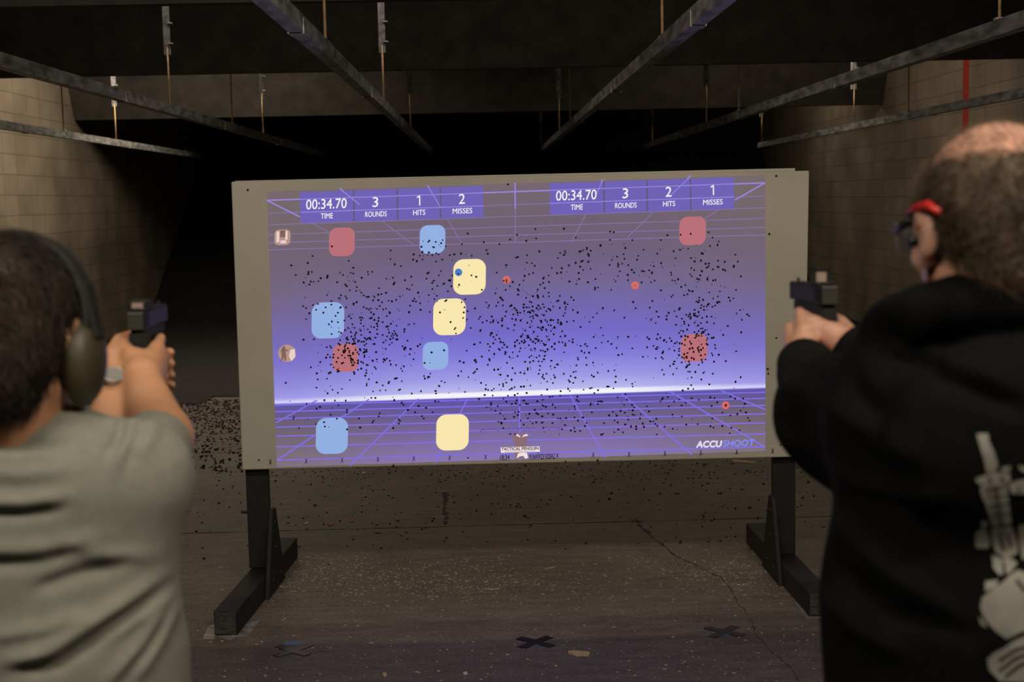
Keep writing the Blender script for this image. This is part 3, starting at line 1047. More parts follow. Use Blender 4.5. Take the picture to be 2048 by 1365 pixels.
for pts, mat, name, lab, cat in (
        ([(1464, 921), (1470, 920), (1512, 925), (1510, 928), (1466, 925)], M['tanbit'], 'wood_splinter', 'long tan wood splinter on the floor below the right end of the screen', 'splinter'),
        ([(968, 1178), (1000, 1178), (1000, 1180), (968, 1180)], M['tanbit'], 'wood_splinter', 'thin tan splinter on the floor below the middle of the screen', 'splinter'),
        ([(1088, 1139), (1112, 1134), (1112, 1136), (1090, 1141)], M['tanbit'], 'wood_splinter', 'short pale splinter a little right of the middle of the floor', 'splinter'),
        ([(1136, 1304), (1150, 1303), (1180, 1306), (1178, 1314), (1152, 1314), (1137, 1309)], M['tanbit'], 'cardboard_scrap', 'flat tan cardboard scrap on the near floor right of the middle tape cross', 'scrap'),
        ([(655, 1048), (661, 1046), (668, 1050), (660, 1053)], M['redbit'], 'plastic_scrap', 'bright red plastic scrap on the floor below the left part of the screen', 'scrap'),
        ([(697, 1042), (706, 1041), (708, 1044), (699, 1046)], M['redbit'], 'plastic_scrap', 'thin dull red scrap just right of the bright red one', 'scrap'),
        ([(607, 1049), (614, 1045), (619, 1046), (612, 1051)], M['debris'], 'paper_scrap', 'pale torn paper scrap left of the red scraps', 'scrap'),
        ([(724, 946), (731, 945), (731, 948), (724, 949)], M['debris'], 'paper_scrap', 'pale paper scrap just under the lower edge of the screen', 'scrap'),
        ([(926, 1347), (934, 1345), (935, 1350), (928, 1352)], M['debris'], 'paper_scrap', 'small cream pebble-like scrap on the near floor', 'scrap'),
        ([(764, 1348), (771, 1347), (775, 1353), (768, 1357)], M['tanbit'], 'brass_fragment', 'small brass-coloured fragment at the bottom of the near floor', 'fragment')):
    mb = MB()
    mb.prism([on_floor(x, y, 0.0006) for x, y in pts], (0, 0, 0.003))
    tag(mb.build(name, mat), lab, cat)
# ------------------------------------------------------------------ people: one continuous surface grown from a distance field
class Field:
    def __init__(self, lo, hi, h):
        self.lo = np.array(lo, float); self.h = h
        self.n = np.ceil((np.array(hi) - self.lo) / h).astype(int) + 1
        self.v = np.full(self.n, 0.08, np.float32)

    def _sub(self, lo, hi, pad):
        a = np.clip(np.floor((np.array(lo) - pad - self.lo) / self.h).astype(int), 0, self.n)
        b = np.clip(np.ceil((np.array(hi) + pad - self.lo) / self.h).astype(int) + 1, 0, self.n)
        if (b <= a).any():
            return None
        sl = tuple(slice(a[i], b[i]) for i in range(3))
        g = np.meshgrid(*[(self.lo[i] + self.h * np.arange(a[i], b[i])).astype(np.float32) for i in range(3)], indexing='ij', sparse=True)
        return sl, g

    def _merge(self, sl, d, k, cut=False):
        o = self.v[sl]
        if cut:
            d = -d
            hh = np.clip(0.5 - 0.5 * (d - o) / k, 0, 1) if k else (d < o)
            # smooth max
            self.v[sl] = o * hh + d * (1 - hh) + k * hh * (1 - hh)
            return
        if k <= 0:
            self.v[sl] = np.minimum(o, d)
            return
        hh = np.clip(0.5 + 0.5 * (o - d) / k, 0, 1)
        self.v[sl] = o * (1 - hh) + d * hh - k * hh * (1 - hh)

    def cone(self, a, b, ra, rb, k=0.01, sc=(1, 1, 1), cut=False):
        """tapered limb from a to b; sc squashes its section along the world axes"""
        a = np.array(a, float); b = np.array(b, float); sc = np.array(sc, float)
        r = max(ra, rb)
        lo = np.minimum(a, b) - r * sc; hi = np.maximum(a, b) + r * sc
        q = self._sub(lo, hi, 0.05 + k)
        if q is None: return
        sl, g = q
        A = a / sc; B = b / sc; AB = B - A
        P = [g[i] / sc[i] - A[i] for i in range(3)]
        t = np.clip((P[0] * AB[0] + P[1] * AB[1] + P[2] * AB[2]) / max(AB @ AB, 1e-9), 0, 1)
        d = np.sqrt((P[0] - t * AB[0]) ** 2 + (P[1] - t * AB[1]) ** 2 + (P[2] - t * AB[2]) ** 2) - (ra + (rb - ra) * t)
        self._merge(sl, (d * min(1.0, sc.min() * 1.1)).astype(np.float32), k, cut)

    def ell(self, c, r, k=0.01, rot=None, cut=False):
        c = np.array(c, float); r = np.array(r, float)
        m_ = r.max()
        q = self._sub(c - m_, c + m_, 0.04 + k)
        if q is None: return
        sl, g = q
        P = [g[i] - c[i] for i in range(3)]
        if rot is not None:
            Rm = np.array(rot)[:3, :3].T
            P = [Rm[i, 0] * P[0] + Rm[i, 1] * P[1] + Rm[i, 2] * P[2] for i in range(3)]
        k0 = np.sqrt((P[0] / r[0]) ** 2 + (P[1] / r[1]) ** 2 + (P[2] / r[2]) ** 2)
        k1 = np.sqrt((P[0] / r[0] ** 2) ** 2 + (P[1] / r[1] ** 2) ** 2 + (P[2] / r[2] ** 2) ** 2) + 1e-6
        self._merge(sl, (k0 * (k0 - 1) / k1).astype(np.float32), k, cut)

    def mesh(self):
        v = self.v; s = v < 0
        c = np.zeros(tuple(n - 1 for n in v.shape), np.int8)
        for dx in (0, 1):
            for dy in (0, 1):
                for dz in (0, 1):
                    c += s[dx:s.shape[0] - 1 + dx, dy:s.shape[1] - 1 + dy, dz:s.shape[2] - 1 + dz]
        act = (c > 0) & (c < 8)
        idx = np.argwhere(act)
        ids = np.full(act.shape, -1, np.int32)
        ids[act] = np.arange(len(idx))
        acc = np.zeros((len(idx), 3)); cnt = np.zeros(len(idx))
        corners = [(0, 0, 0), (1, 0, 0), (0, 1, 0), (1, 1, 0), (0, 0, 1), (1, 0, 1), (0, 1, 1), (1, 1, 1)]
        val = {q: v[idx[:, 0] + q[0], idx[:, 1] + q[1], idx[:, 2] + q[2]] for q in corners}
        for a in corners:
            for ax in range(3):
                if a[ax] == 0:
                    b = list(a); b[ax] = 1; b = tuple(b)
                    va, vb = val[a], val[b]
                    mk = (va < 0) != (vb < 0)
                    t = np.where(mk, va / np.where(mk, va - vb, 1), 0)
                    p = np.array(a, float)[None, :].repeat(len(idx), 0)
                    p[:, ax] += t
                    acc[mk] += p[mk]; cnt[mk] += 1
        P = (idx + acc / cnt[:, None]) * self.h + self.lo
        faces = []
        for ax in range(3):
            sA = [slice(None)] * 3; sB = [slice(None)] * 3
            sA[ax] = slice(0, -1); sB[ax] = slice(1, None)
            ch = s[tuple(sA)] != s[tuple(sB)]
            e = np.argwhere(ch)
            o1, o2 = [(1, 2), (2, 0), (0, 1)][ax]
            ok = (e[:, o1] > 0) & (e[:, o2] > 0) & (e[:, o1] < act.shape[o1]) & (e[:, o2] < act.shape[o2])
            e = e[ok]
            inside = s[e[:, 0], e[:, 1], e[:, 2]]
            q = []
            for d1, d2 in ((0, 0), (-1, 0), (-1, -1), (0, -1)):
                f = e.copy(); f[:, o1] += d1; f[:, o2] += d2
                q.append(ids[f[:, 0], f[:, 1], f[:, 2]])
            F = np.stack(q, 1)
            F[~inside] = F[~inside][:, ::-1]
            faces.append(F)
        F = np.concatenate(faces)
        return P, F


def smoothv(P, F, it=1, lam=0.5):
    n = len(P)
    E = np.concatenate([F[:, [0, 1]], F[:, [1, 2]], F[:, [2, 3]], F[:, [3, 0]]])
    deg = np.bincount(E[:, 0], minlength=n) + np.bincount(E[:, 1], minlength=n)
    for _ in range(it):
        A = np.zeros_like(P)
        for a in range(3):
            A[:, a] = np.bincount(E[:, 0], P[E[:, 1], a], n) + np.bincount(E[:, 1], P[E[:, 0], a], n)
        P = P + lam * (A / deg[:, None] - P)
    return P


def vnormals(P, F):
    fn = np.cross(P[F[:, 2]] - P[F[:, 0]], P[F[:, 3]] - P[F[:, 1]])
    N_ = np.zeros_like(P)
    for k in range(4):
        for a in range(3):
            N_[:, a] += np.bincount(F[:, k], fn[:, a], len(P))
    return N_ / (np.linalg.norm(N_, axis=1)[:, None] + 1e-12)


def grown(name, fld, mat, parent, smooth=2, disp=None, keep=None):
    P, F = fld.mesh()
    P = smoothv(P, F, smooth)
    if disp is not None:
        N_ = vnormals(P, F)
        P = P + N_ * disp(P, N_)[:, None]
        P = smoothv(P, F, 1, 0.3)
    if keep is not None:
        kv = keep(P)
        F = F[kv[F].all(1)]
        used = np.unique(F)
        mp_ = np.full(len(P), -1); mp_[used] = np.arange(len(used))
        P = P[used]; F = mp_[F]
    me = bpy.data.meshes.new(name)
    me.vertices.add(len(P)); me.vertices.foreach_set('co', P.astype(np.float32).ravel())
    me.loops.add(F.size); me.loops.foreach_set('vertex_index', F.ravel().astype(np.int32))
    me.polygons.add(len(F)); me.polygons.foreach_set('loop_start', np.arange(0, F.size, 4, dtype=np.int32))
    me.update(calc_edges=True); me.validate()
    me.shade_smooth()
    return link_mesh(name, me, mat, parent)


def V3(v): return np.array([v[0], v[1], v[2]], float)


class Frame:
    """local frame: x right, y forward, z up"""
    def __init__(self, org, yaw=0, pitch=0, roll=0):
        self.m = Matrix.Translation(Vector(org)) @ Matrix.Rotation(-yaw, 4, 'Z') @ Matrix.Rotation(pitch, 4, 'X') @ Matrix.Rotation(roll, 4, 'Y')
        self.r = self.m.to_3x3()

    def __call__(self, x, y, z): return V3(self.m @ Vector((x, y, z)))


def head_prims(f, H, nose=True):
    rot = np.array(H.r)
    f.ell(H(0, -0.012, 0.034), (0.077, 0.098, 0.088), 0.01, rot)
    f.ell(H(0, 0.028, -0.02), (0.064, 0.066, 0.088), 0.03, rot)
    f.ell(H(0, -0.05, -0.005), (0.066, 0.055, 0.07), 0.02, rot)
    f.cone(H(-0.03, 0.06, -0.088), H(0.03, 0.06, -0.088), 0.024, 0.024, 0.03)      # chin
    for s in (-1, 1):
        f.cone(H(s * 0.055, -0.005, -0.055), H(s * 0.028, 0.06, -0.09), 0.018, 0.02, 0.02)   # jaw
        f.ell(H(s * 0.042, 0.068, -0.022), (0.022, 0.018, 0.018), 0.015, rot)     # cheekbone
        f.ell(H(s * 0.031, 0.094, 0.004), (0.015, 0.011, 0.010), 0.008, rot, cut=True)
        f.ell(H(s * 0.031, 0.078, 0.004), (0.0125, 0.0125, 0.0125), 0.002, rot)   # eyeball
        f.cone(H(s * 0.014, 0.088, 0.022), H(s * 0.046, 0.076, 0.024), 0.008, 0.007, 0.008)  # brow
        # ear: shell, lobe, hollow
        er = np.array((Matrix(H.r) @ Matrix.Rotation(-s * 0.45, 3, 'Z') @ Matrix.Rotation(-0.12, 3, 'X')))
        f.ell(H(s * 0.086, -0.008, 0.002), (0.008, 0.019, 0.031), 0.004, er)
        f.ell(H(s * 0.080, 0.003, -0.028), (0.007, 0.010, 0.012), 0.006, er)
        f.ell(H(s * 0.093, 0.0, 0.0), (0.006, 0.010, 0.018), 0.003, er, cut=True)
    f.cone(H(0, 0.090, 0.008), H(0, 0.112, -0.030), 0.008, 0.012, 0.010)          # nose
    for s in (-1, 1):
        f.ell(H(s * 0.012, 0.100, -0.034), (0.008, 0.009, 0.007), 0.006, rot)
    f.cone(H(-0.02, 0.086, -0.057), H(0.02, 0.086, -0.057), 0.006, 0.006, 0.006)  # lips
    f.cone(H(-0.016, 0.085, -0.067), H(0.016, 0.085, -0.067), 0.0065, 0.0065, 0.006)


def grip_hands(f, G_, er, el, wlr=-0.058):
    """two-handed pistol grip. G_(F,R,U) gives world; er / el are the elbows"""
    g = lambda F_, R_, U_: G_(R_, F_, U_)
    # right hand
    wr = g(-0.085, 0.022, -0.060)
    f.cone(er, wr, 0.047, 0.029, 0.02)
    mc = [g(0.020, 0.026, -0.020), g(0.014, 0.031, -0.040), g(0.006, 0.031, -0.060), g(-0.004, 0.027, -0.078)]
    for q, rr in zip(mc, (0.0125, 0.013, 0.0125, 0.0115)):
        f.cone(wr, q, 0.023, rr, 0.014)
    f.cone(wr, g(-0.035, 0.0, -0.035), 0.024, 0.020, 0.014)
    f.cone(g(-0.042, 0.0, -0.040), g(-0.006, -0.022, -0.016), 0.019, 0.0115, 0.008)
    f.cone(g(-0.006, -0.022, -0.016), g(0.036, -0.026, -0.010), 0.011, 0.009, 0.002)
    f.cone(mc[0], g(0.055, 0.024, -0.012), 0.0105, 0.0088, 0.003)
    f.cone(g(0.055, 0.024, -0.012), g(0.088, 0.018, -0.010), 0.0086, 0.0075, 0.002)
    for q, (U, r_) in zip(mc[1:], ((-0.042, 0.0095), (-0.062, 0.009), (-0.080, 0.0082))):
        p1 = g(0.048, 0.026, U); p2 = g(0.056, 0.0, U - 0.001); p3 = g(0.036, -0.018, U)
        f.cone(q, p1, r_ + 0.001, r_, 0.003)
        f.cone(p1, p2, r_, r_ - 0.001, 0.001)
        f.cone(p2, p3, r_ - 0.001, r_ - 0.0018, 0.001)
    # left hand over it
    wl = g(-0.066, wlr, -0.074)
    f.cone(el, wl, 0.045, 0.027, 0.02)
    ml = [g(0.034, -0.048, -0.030), g(0.030, -0.050, -0.050), g(0.022, -0.048, -0.070), g(0.012, -0.042, -0.088)]
    for q, rr in zip(ml, (0.0125, 0.013, 0.012, 0.011)):
        f.cone(wl, q, 0.021, rr, 0.014)
    f.cone(wl, g(-0.020, -0.040, -0.035), 0.022, 0.017, 0.012)
    f.cone(g(-0.020, -0.040, -0.032), g(0.022, -0.036, -0.008), 0.015, 0.011, 0.006)
    f.cone(g(0.022, -0.036, -0.008), g(0.066, -0.026, -0.004), 0.0105, 0.0085, 0.002)
    for q, (U, r_) in zip(ml, ((-0.034, 0.0095), (-0.053, 0.0095), (-0.072, 0.009), (-0.089, 0.0082))):
        p1 = g(0.074, -0.028, U); p2 = g(0.076, 0.016, U - 0.002); p3 = g(0.052, 0.041, U)
        f.cone(q, p1, r_ + 0.001, r_, 0.003)
        f.cone(p1, p2, r_, r_ - 0.0008, 0.001)
        f.cone(p2, p3, r_ - 0.0008, r_ - 0.0015, 0.001)
    return wr, wl


def pistol(loc, yaw, pitch, lab, window=True):
    root = empty('pistol', loc, lab, 'pistol')
    Hm = Matrix.Translation(Vector(loc)) @ Matrix.Rotation(-yaw, 4, 'Z') @ Matrix.Rotation(pitch, 4, 'X')
    b = MB().box((-0.0135, -0.012, 0.010), (0.0135, 0.172, 0.040), 0.003)
    sl = b.build('slide', M['gun'], root, mtx=Hm)
    b = MB()
    for k in range(6):
        y = -0.006 + k * 0.0055
        b.box((-0.0143, y, 0.014), (-0.0133, y + 0.0025, 0.036)).box((0.0133, y, 0.014), (0.0143, y + 0.0025, 0.036))
    tag(b.build('serration', M['gun'], sl, mtx=Hm), kind='stuff')
    MB().box((-0.0125, -0.0155, 0.011), (0.0125, -0.0115, 0.038), 0.001).build('rear_plate', M['gun_grey'], sl, mtx=Hm)
    MB().tube([(0, 0.165, 0.027), (0, 0.176, 0.027)], 0.007, 14).build('barrel', M['gun_grey'], root, mtx=Hm)
    MB().box((-0.0125, 0.0, -0.006), (0.0125, 0.150, 0.010), 0.003).build('frame', M['polymer'], root, mtx=Hm)
    b = MB()
    prof = [(-0.008, 0.008), (0.046, 0.008), (0.038, -0.03), (0.024, -0.105), (-0.028, -0.105), (-0.014, -0.04)]
    b.prism([(-0.0135, y, z) for y, z in prof], (0.027, 0, 0))
    bmesh.ops.bevel(b.bm, geom=b.bm.edges[:], offset=0.004, segments=2, affect='EDGES')
    gp = b.build('grip', M['polymer'], root, mtx=Hm)
    MB().box((-0.014, -0.030, -0.114), (0.014, 0.030, -0.104), 0.003).build('magazine_base', M['polymer'], gp, mtx=Hm)
    MB().tube([(0, 0.044, -0.004), (0, 0.043, -0.026), (0, 0.052, -0.036), (0, 0.080, -0.036), (0, 0.092, -0.024), (0, 0.094, -0.004)], 0.0042, 8).build('trigger_guard', M['polymer'], root, mtx=Hm)
    MB().tube([(0, 0.064, -0.004), (0, 0.060, -0.016), (0, 0.064, -0.027)], 0.003, 6).build('trigger', M['gun'], root, mtx=Hm)
    # red dot optic on the slide
    oz = -0.006
    if window:
        b = MB().box((-0.015, 0.004, 0.039), (0.015, 0.046, 0.044), 0.002)
        b.box((-0.0155, 0.030, 0.042), (-0.0085, 0.038, 0.067), 0.001).box((0.0085, 0.030, 0.042), (0.0155, 0.038, 0.067), 0.001).box((-0.0155, 0.030, 0.061), (0.0155, 0.038, 0.067), 0.001)
        op = b.build('optic', M['polymer'], root, mtx=Hm)
        MB().box((-0.0086, 0.033, 0.0435), (0.0086, 0.035, 0.0615)).build('optic_lens', M['lens'], op, mtx=Hm)
    else:
        op = MB().box((-0.015, 0.006, 0.039), (0.015, 0.052, 0.056), 0.003).build('optic', M['polymer'], root, mtx=Hm)
        MB().box((-0.009, 0.0052, 0.0435), (0.009, 0.0062, 0.053)).build('optic_lens', M['lens'], op, mtx=Hm)
    MB().box((-0.008, -0.010, 0.040), (0.008, -0.004, 0.0455), 0.001).build('rear_sight', M['gun'], sl, mtx=Hm)
    MB().box((-0.0018, 0.160, 0.040), (0.0018, 0.166, 0.046)).build('front_sight', M['gun'], sl, mtx=Hm)
    return root


def bumps(P, s, seed=0):
    """cheap smooth 3-d noise"""
    r_ = np.random.RandomState(seed)
    out = np.zeros(len(P))
    for k in range(7):
        d = r_.normal(size=3); d *= s * r_.uniform(0.7, 1.6) / np.linalg.norm(d)
        out += np.sin(P @ d + r_.uniform(0, 6.28))
    return out / 7


def fold(P, N_, lines):
    """cloth creases on the back: lines of (pts (x,z)), width, height"""
    out = np.zeros(len(P))
    for pts, wd, ht in lines:
        best = np.full(len(P), 9.0); tt = np.zeros(len(P))
        n = len(pts) - 1
        for i in range(n):
            a = np.array(pts[i]); b = np.array(pts[i + 1]); ab = b - a
            q = P[:, [0, 2]] - a
            t = np.clip(q @ ab / (ab @ ab), 0, 1)
            dd = np.linalg.norm(q - t[:, None] * ab, axis=1)
            mk = dd < best
            best[mk] = dd[mk]; tt[mk] = (i + t[mk]) / n
        fade = np.clip(np.sin(np.pi * np.clip(tt * 0.9 + 0.05, 0, 1)) * 1.4, 0, 1)
        out += 1.0 * ht * np.exp(-(best / wd) ** 2) * fade * np.clip(-N_[:, 1] * 2 + 0.3, 0, 1)
    return out


def strands(name, roots, norms, flow, n, length, rad, mat, parent, seed, curl=0.3, lift=0.3):
    rg2 = np.random.RandomState(seed)
    pick = rg2.choice(len(roots), n)
    verts, faces = [], []
    for i in pick:
        p = roots[i] + rg2.normal(0, 0.001, 3); nn = norms[i]
        d = flow(p) + rg2.normal(0, curl, 3)
        d -= nn * (d @ nn); d /= np.linalg.norm(d) + 1e-9
        d = d + nn * lift * rg2.uniform(0.3, 1.4); d /= np.linalg.norm(d)
        L_ = length * rg2.uniform(0.6, 1.25)
        side = np.cross(d, nn); side /= np.linalg.norm(side) + 1e-9
        k0 = len(verts)
        seg = 4
        for s_ in range(seg + 1):
            t = s_ / seg
            c = p + d * L_ * t - nn * (L_ * 0.45 * lift) * t * t + side * curl * L_ * 0.5 * math.sin(t * 3 + i) * t
            r0 = rad * (1 - 0.8 * t)
            verts += [c + side * r0, c - side * r0 * 0.5 + nn * r0 * 0.8, c - side * r0 * 0.5 - nn * r0 * 0.8]
        for s_ in range(seg):
            a = k0 + s_ * 3
            for e in range(3):
                f_ = (e + 1) % 3
                faces.append((a + e, a + f_, a + 3 + f_, a + 3 + e))
    me = bpy.data.meshes.new(name)
    me.from_pydata(verts, [], faces)
    me.shade_smooth()
    return link_mesh(name, me, mat, parent)


def legs(f, fb, hipc, foot_l, foot_r, z_hip, rt_=0.085):
    for hx, ft in ((-0.09, foot_l), (0.09, foot_r)):
        hp = np.array([hipc[0] + hx, hipc[1], z_hip])
        an = np.array([ft[0], ft[1], 0.09])
        kn = (hp + an) / 2 + np.array([0, 0.04, 0.03])
        f.cone(hp, kn, rt_ + 0.015, rt_ * 0.80, 0.02)
        f.cone(kn, an + np.array([0, 0, -0.03]), rt_ * 0.80, rt_ * 0.72, 0.02)
        fb.cone(hp, kn, rt_ - 0.01, 0.052, 0.02)
        fb.cone(kn, an, 0.05, 0.034, 0.02)


def shoes(parent, *feet):
    for ft in feet:
        f = Field((ft[0] - 0.09, ft[1] - 0.15, -0.01), (ft[0] + 0.09, ft[1] + 0.26, 0.17), 0.006)
        f.cone((ft[0], ft[1] - 0.03, 0.045), (ft[0], ft[1] + 0.15, 0.035), 0.043, 0.042, 0.01, (1, 1, 0.8))
        f.cone((ft[0], ft[1] - 0.02, 0.05), (ft[0], ft[1], 0.10), 0.042, 0.040, 0.02)
        g0 = f._sub(f.lo, f.lo + f.h * f.n, 0)
        sl, g = g0
        f.v[sl] = np.maximum(f.v[sl], (0.003 - g[2]).astype(np.float32))
        grown('shoe', f, M['shoe'], parent, 1)


# ================================================================== shooter on the left
def person_left():
    by = 1.78
    neck = V3(at(50, 858, by))
    hc = V3(at(22, 688, 1.77))
    root = empty('person', (neck[0], by, 0), 'dark-haired person seen from behind in a grey-green t-shirt aiming a pistol', 'person')
    H = Frame(hc, yaw=R(8), pitch=R(-10))
    GL = V3(at(276, 672, 2.27))
    G_ = Frame(GL, yaw=R(-1), pitch=0)
    shr = V3(at(288, 938, 1.80)); shl = np.array([2 * neck[0] - shr[0] - 0.01, shr[1] + 0.01, shr[2]])
    er = V3(at(320, 876, 2.04)); el = V3(at(215, 925, 2.05))
    zh = 0.93
    f = Field((neck[0] - 0.36, 1.52, 0.03), (neck[0] + 0.42, 2.46, 1.72), 0.0048)
    ft = Field((neck[0] - 0.42, 1.5, 0.78), (neck[0] + 0.42, 2.3, 1.5), 0.0055)
    fp = Field((neck[0] - 0.34, 1.4, 0.04), (neck[0] + 0.34, 2.2, 1.06), 0.009)
    head_prims(f, H)
    nb = np.array([neck[0], by + 0.005, neck[2] - 0.06])
    f.cone(H(0, -0.03, -0.04), nb, 0.055, 0.062, 0.02)
    ch = np.array([neck[0], by + 0.01, neck[2] - 0.20]); ws = np.array([neck[0] - 0.005, by + 0.02, 1.10]); hp = np.array([neck[0], by + 0.02, zh])
    f.cone(ch, ws, 0.12, 0.115, 0.03, (1, 0.66, 1)); f.cone(ws, hp, 0.115, 0.135, 0.03, (1, 0.7, 1))
    for s in (shl, shr):
        f.cone(nb - [0, 0, 0.04], s, 0.05, 0.052, 0.03)
    f.cone(shr, er, 0.050, 0.043, 0.02); f.cone(shl, el, 0.050, 0.041, 0.02)
    wr, wl = grip_hands(f, G_, er, el, -0.024)
    fr, fl = (neck[0] + 0.15, by - 0.05), (neck[0] - 0.15, by + 0.12)
    legs(fp, f, (neck[0], by + 0.02), fl, fr, zh)
    fp.cone((neck[0], by + 0.02, 0.90), (neck[0], by + 0.02, 1.0), 0.15, 0.14, 0.04, (1, 0.72, 1))
    grown('body', f, M['skin_a'], root, 2)
    # T-shirt
    def Z(py, y=1.70): return at(200, py, y).z
    cx = neck[0]
    ft.cone((cx, by + 0.01, neck[2] - 0.085), (cx, by + 0.01, neck[2] - 0.11), 0.075, 0.09, 0.03, (1, 0.75, 1))
    ft.ell((cx, by, Z(985)), (0.165, 0.10, 0.092), 0.04)
    pts = [(np.array([cx - 0.01, by + 0.01, Z(1090)]), 0.172), (np.array([cx - 0.01, by + 0.02, Z(1160)]), 0.160),
           (np.array([cx - 0.005, by + 0.02, Z(1260)]), 0.168), (np.array([cx, by + 0.02, Z(1365)]), 0.180), (np.array([cx, by + 0.02, Z(1490)]), 0.186)]
    for (a, ra), (b, rb) in zip(pts, pts[1:]):
        ft.cone(a, b, ra, rb, 0.03, (1, 0.66, 1))
    for s, e in ((shr, er), (shl, el)):
        ft.cone((cx, by, neck[2] - 0.105), s + [0, -0.005, 0.0], 0.068, 0.056, 0.04)
        ft.cone(s, s + (e - s) * 0.60, 0.058, 0.054, 0.02)
        ft.cone(s + [0, -0.01, -0.03], s + [-0.03 if s is shr else 0.03, -0.01, -0.16], 0.054, 0.05, 0.04)
    P2 = lambda *q: [(at(x, y, 1.67).x, at(x, y, 1.67).z) for x, y in q]
    lines = [
        (P2((-80, 915), (20, 925), (95, 915)), 0.010, 0.008), (P2((-80, 945), (30, 955), (120, 948)), 0.010, 0.009), (P2((-80, 900), (40, 896), (110, 905)), 0.008, -0.008),
        (P2((-80, 1005), (40, 1008), (130, 1000)), 0.010, 0.010), (P2((-80, 1028), (40, 1030), (120, 1022)), 0.008, -0.008), (P2((-80, 1100), (80, 1105), (200, 1085)), 0.012, 0.007),
        (P2((-80, 1135), (60, 1130), (150, 1110)), 0.010, -0.007),
        (P2((60, 1190), (130, 1165), (260, 1140)), 0.010, -0.009), (P2((150, 1110), (210, 1135), (280, 1140)), 0.011, 0.007),
        (P2((0, 1330), (90, 1310), (180, 1255), (290, 1190)), 0.011, 0.013), (P2((20, 1350), (110, 1335), (200, 1280), (300, 1215)), 0.009, -0.010), (P2((-40, 1280), (80, 1265), (170, 1240)), 0.010, 0.008),
        (P2((190, 1300), (260, 1260), (305, 1225)), 0.008, 0.007), (P2((200, 1385), (260, 1320), (305, 1240)), 0.009, 0.009), (P2((250, 1390), (290, 1320), (315, 1250)), 0.008, 0.008), (P2((225, 1385), (275, 1320), (308, 1250)), 0.006, -0.007),
        (P2((170, 850), (190, 880), (185, 920)), 0.010, 0.007), (P2((215, 850), (228, 900), (205, 960)), 0.009, 0.009), (P2((245, 850), (262, 895), (250, 940)), 0.010, 0.007), (P2((192, 855), (203, 885), (196, 930)), 0.007, -0.007),
        (P2((232, 860), (245, 900), (230, 950)), 0.007, -0.005), (P2((310, 870), (340, 905), (345, 960)), 0.010, 0.005),
    ]
    dz0 = neck[2]
    grown('t_shirt', ft, M['shirt'], root, 3, disp=lambda P, N_: fold(P, N_, lines) + 0.0025 * bumps(P, 22, 3))
    grown('trousers', fp, M['khaki'], root, 2)
    shoes(root, fl, fr)
    # hair
    fh = Field(hc - 0.17, hc + 0.17, 0.0045)
    rot = np.array(H.r)
    fh.ell(H(0, -0.016, 0.036), (0.085, 0.106, 0.098), 0.01, rot)
    fh.ell(H(0, -0.055, -0.015), (0.078, 0.062, 0.078), 0.02, rot)
    fh.cone(H(-0.03, -0.068, -0.06), H(0.03, -0.068, -0.06), 0.030, 0.030, 0.02)
    fh.ell(H(0, 0.085, -0.055), (0.10, 0.09, 0.085), 0.01, rot, cut=True)
    hd = lambda P, N_: 0.006 * bumps(P, 90, 5) + 0.004 * bumps(P, 180, 8)
    ho = grown('hair', fh, M['hair_dark'], root, 1, disp=hd)
    P, F = fh.mesh(); Nn = vnormals(P, F)
    mk = (P[:, 1] < hc[1] + 0.07)
    strands('loose_hair', P[mk], Nn[mk], lambda p: np.array([0.25 * math.sin(p[0] * 60), 0.1, -1.0]), 5200, 0.035, 0.0009, M['hair_dark'], ho, 4, 0.35, 0.35)
    # ear muffs: worn, a thing of their own
    mu = empty('ear_muffs', tuple(H(0, 0, 0)), 'olive ear muffs with a black headband worn by the left person', 'ear protection')
    for s in (-1, 1):
        fc = Field(H(s * 0.11, 0.01, -0.03) - 0.09, H(s * 0.11, 0.01, -0.03) + 0.09, 0.004)
        fc.ell(H(s * 0.092, 0.020, -0.020), (0.022, 0.040, 0.056), 0.004, rot)
        fc.ell(H(s * 0.085, 0.020, -0.020), (0.018, 0.044, 0.060), 0.006, rot)
        cup = grown('ear_cup', fc, M['olive'], mu, 1)
        fk = Field(H(s * 0.09, 0.01, -0.03) - 0.09, H(s * 0.09, 0.01, -0.03) + 0.09, 0.004)
        fk.ell(H(s * 0.082, 0.020, -0.020), (0.014, 0.042, 0.057), 0.004, rot)
        grown('cushion', fk, M['black_pad'], mu, 1)
        MB().box((-0.003, -0.014, -0.03), (0.003, 0.014, 0.045), 0.002).build('yoke', M['black_pad'], mu, mtx=H.m @ Matrix.Translation((s * 0.104, 0.014, 0.035)) @ Matrix.Rotation(-s * 0.25, 4, 'Y'))
    mb = MB()
    N2 = 26
    prev_ = None
    for k in range(N2 + 1):
        a = math.pi * k / N2
        ca, sa = math.cos(a), math.sin(a)
        x = 0.104 * ca; z = 0.02 + 0.126 * sa
        x2 = 0.098 * ca; z2 = 0.02 + 0.119 * sa
        ring = [mb.bm.verts.new(Vector(H(x, 0.012 + dy, z))) for dy in (-0.016, 0.016)] + [mb.bm.verts.new(Vector(H(x2, 0.012 + dy, z2))) for dy in (0.018, -0.018)]
        if prev_:
            for e in range(4):
                mb.bm.faces.new((prev_[e], prev_[(e + 1) % 4], ring[(e + 1) % 4], ring[e]))
        prev_ = ring
    mb.build('headband', M['black_pad'], mu, smooth=False)
    # wristwatch on the left wrist
    w0 = wl + (el - wl) * 0.12
    ax = (el - wl); ax /= np.linalg.norm(ax)
    wt = empty('wristwatch', tuple(w0), 'steel wristwatch worn on the left wrist of the left person', 'watch')
    q = Vector(ax).to_track_quat('Z', 'Y').to_matrix().to_4x4()
    T = Matrix.Translation(Vector(w0)) @ q
    mb = MB()
    n = 28
    rr = 0.0335
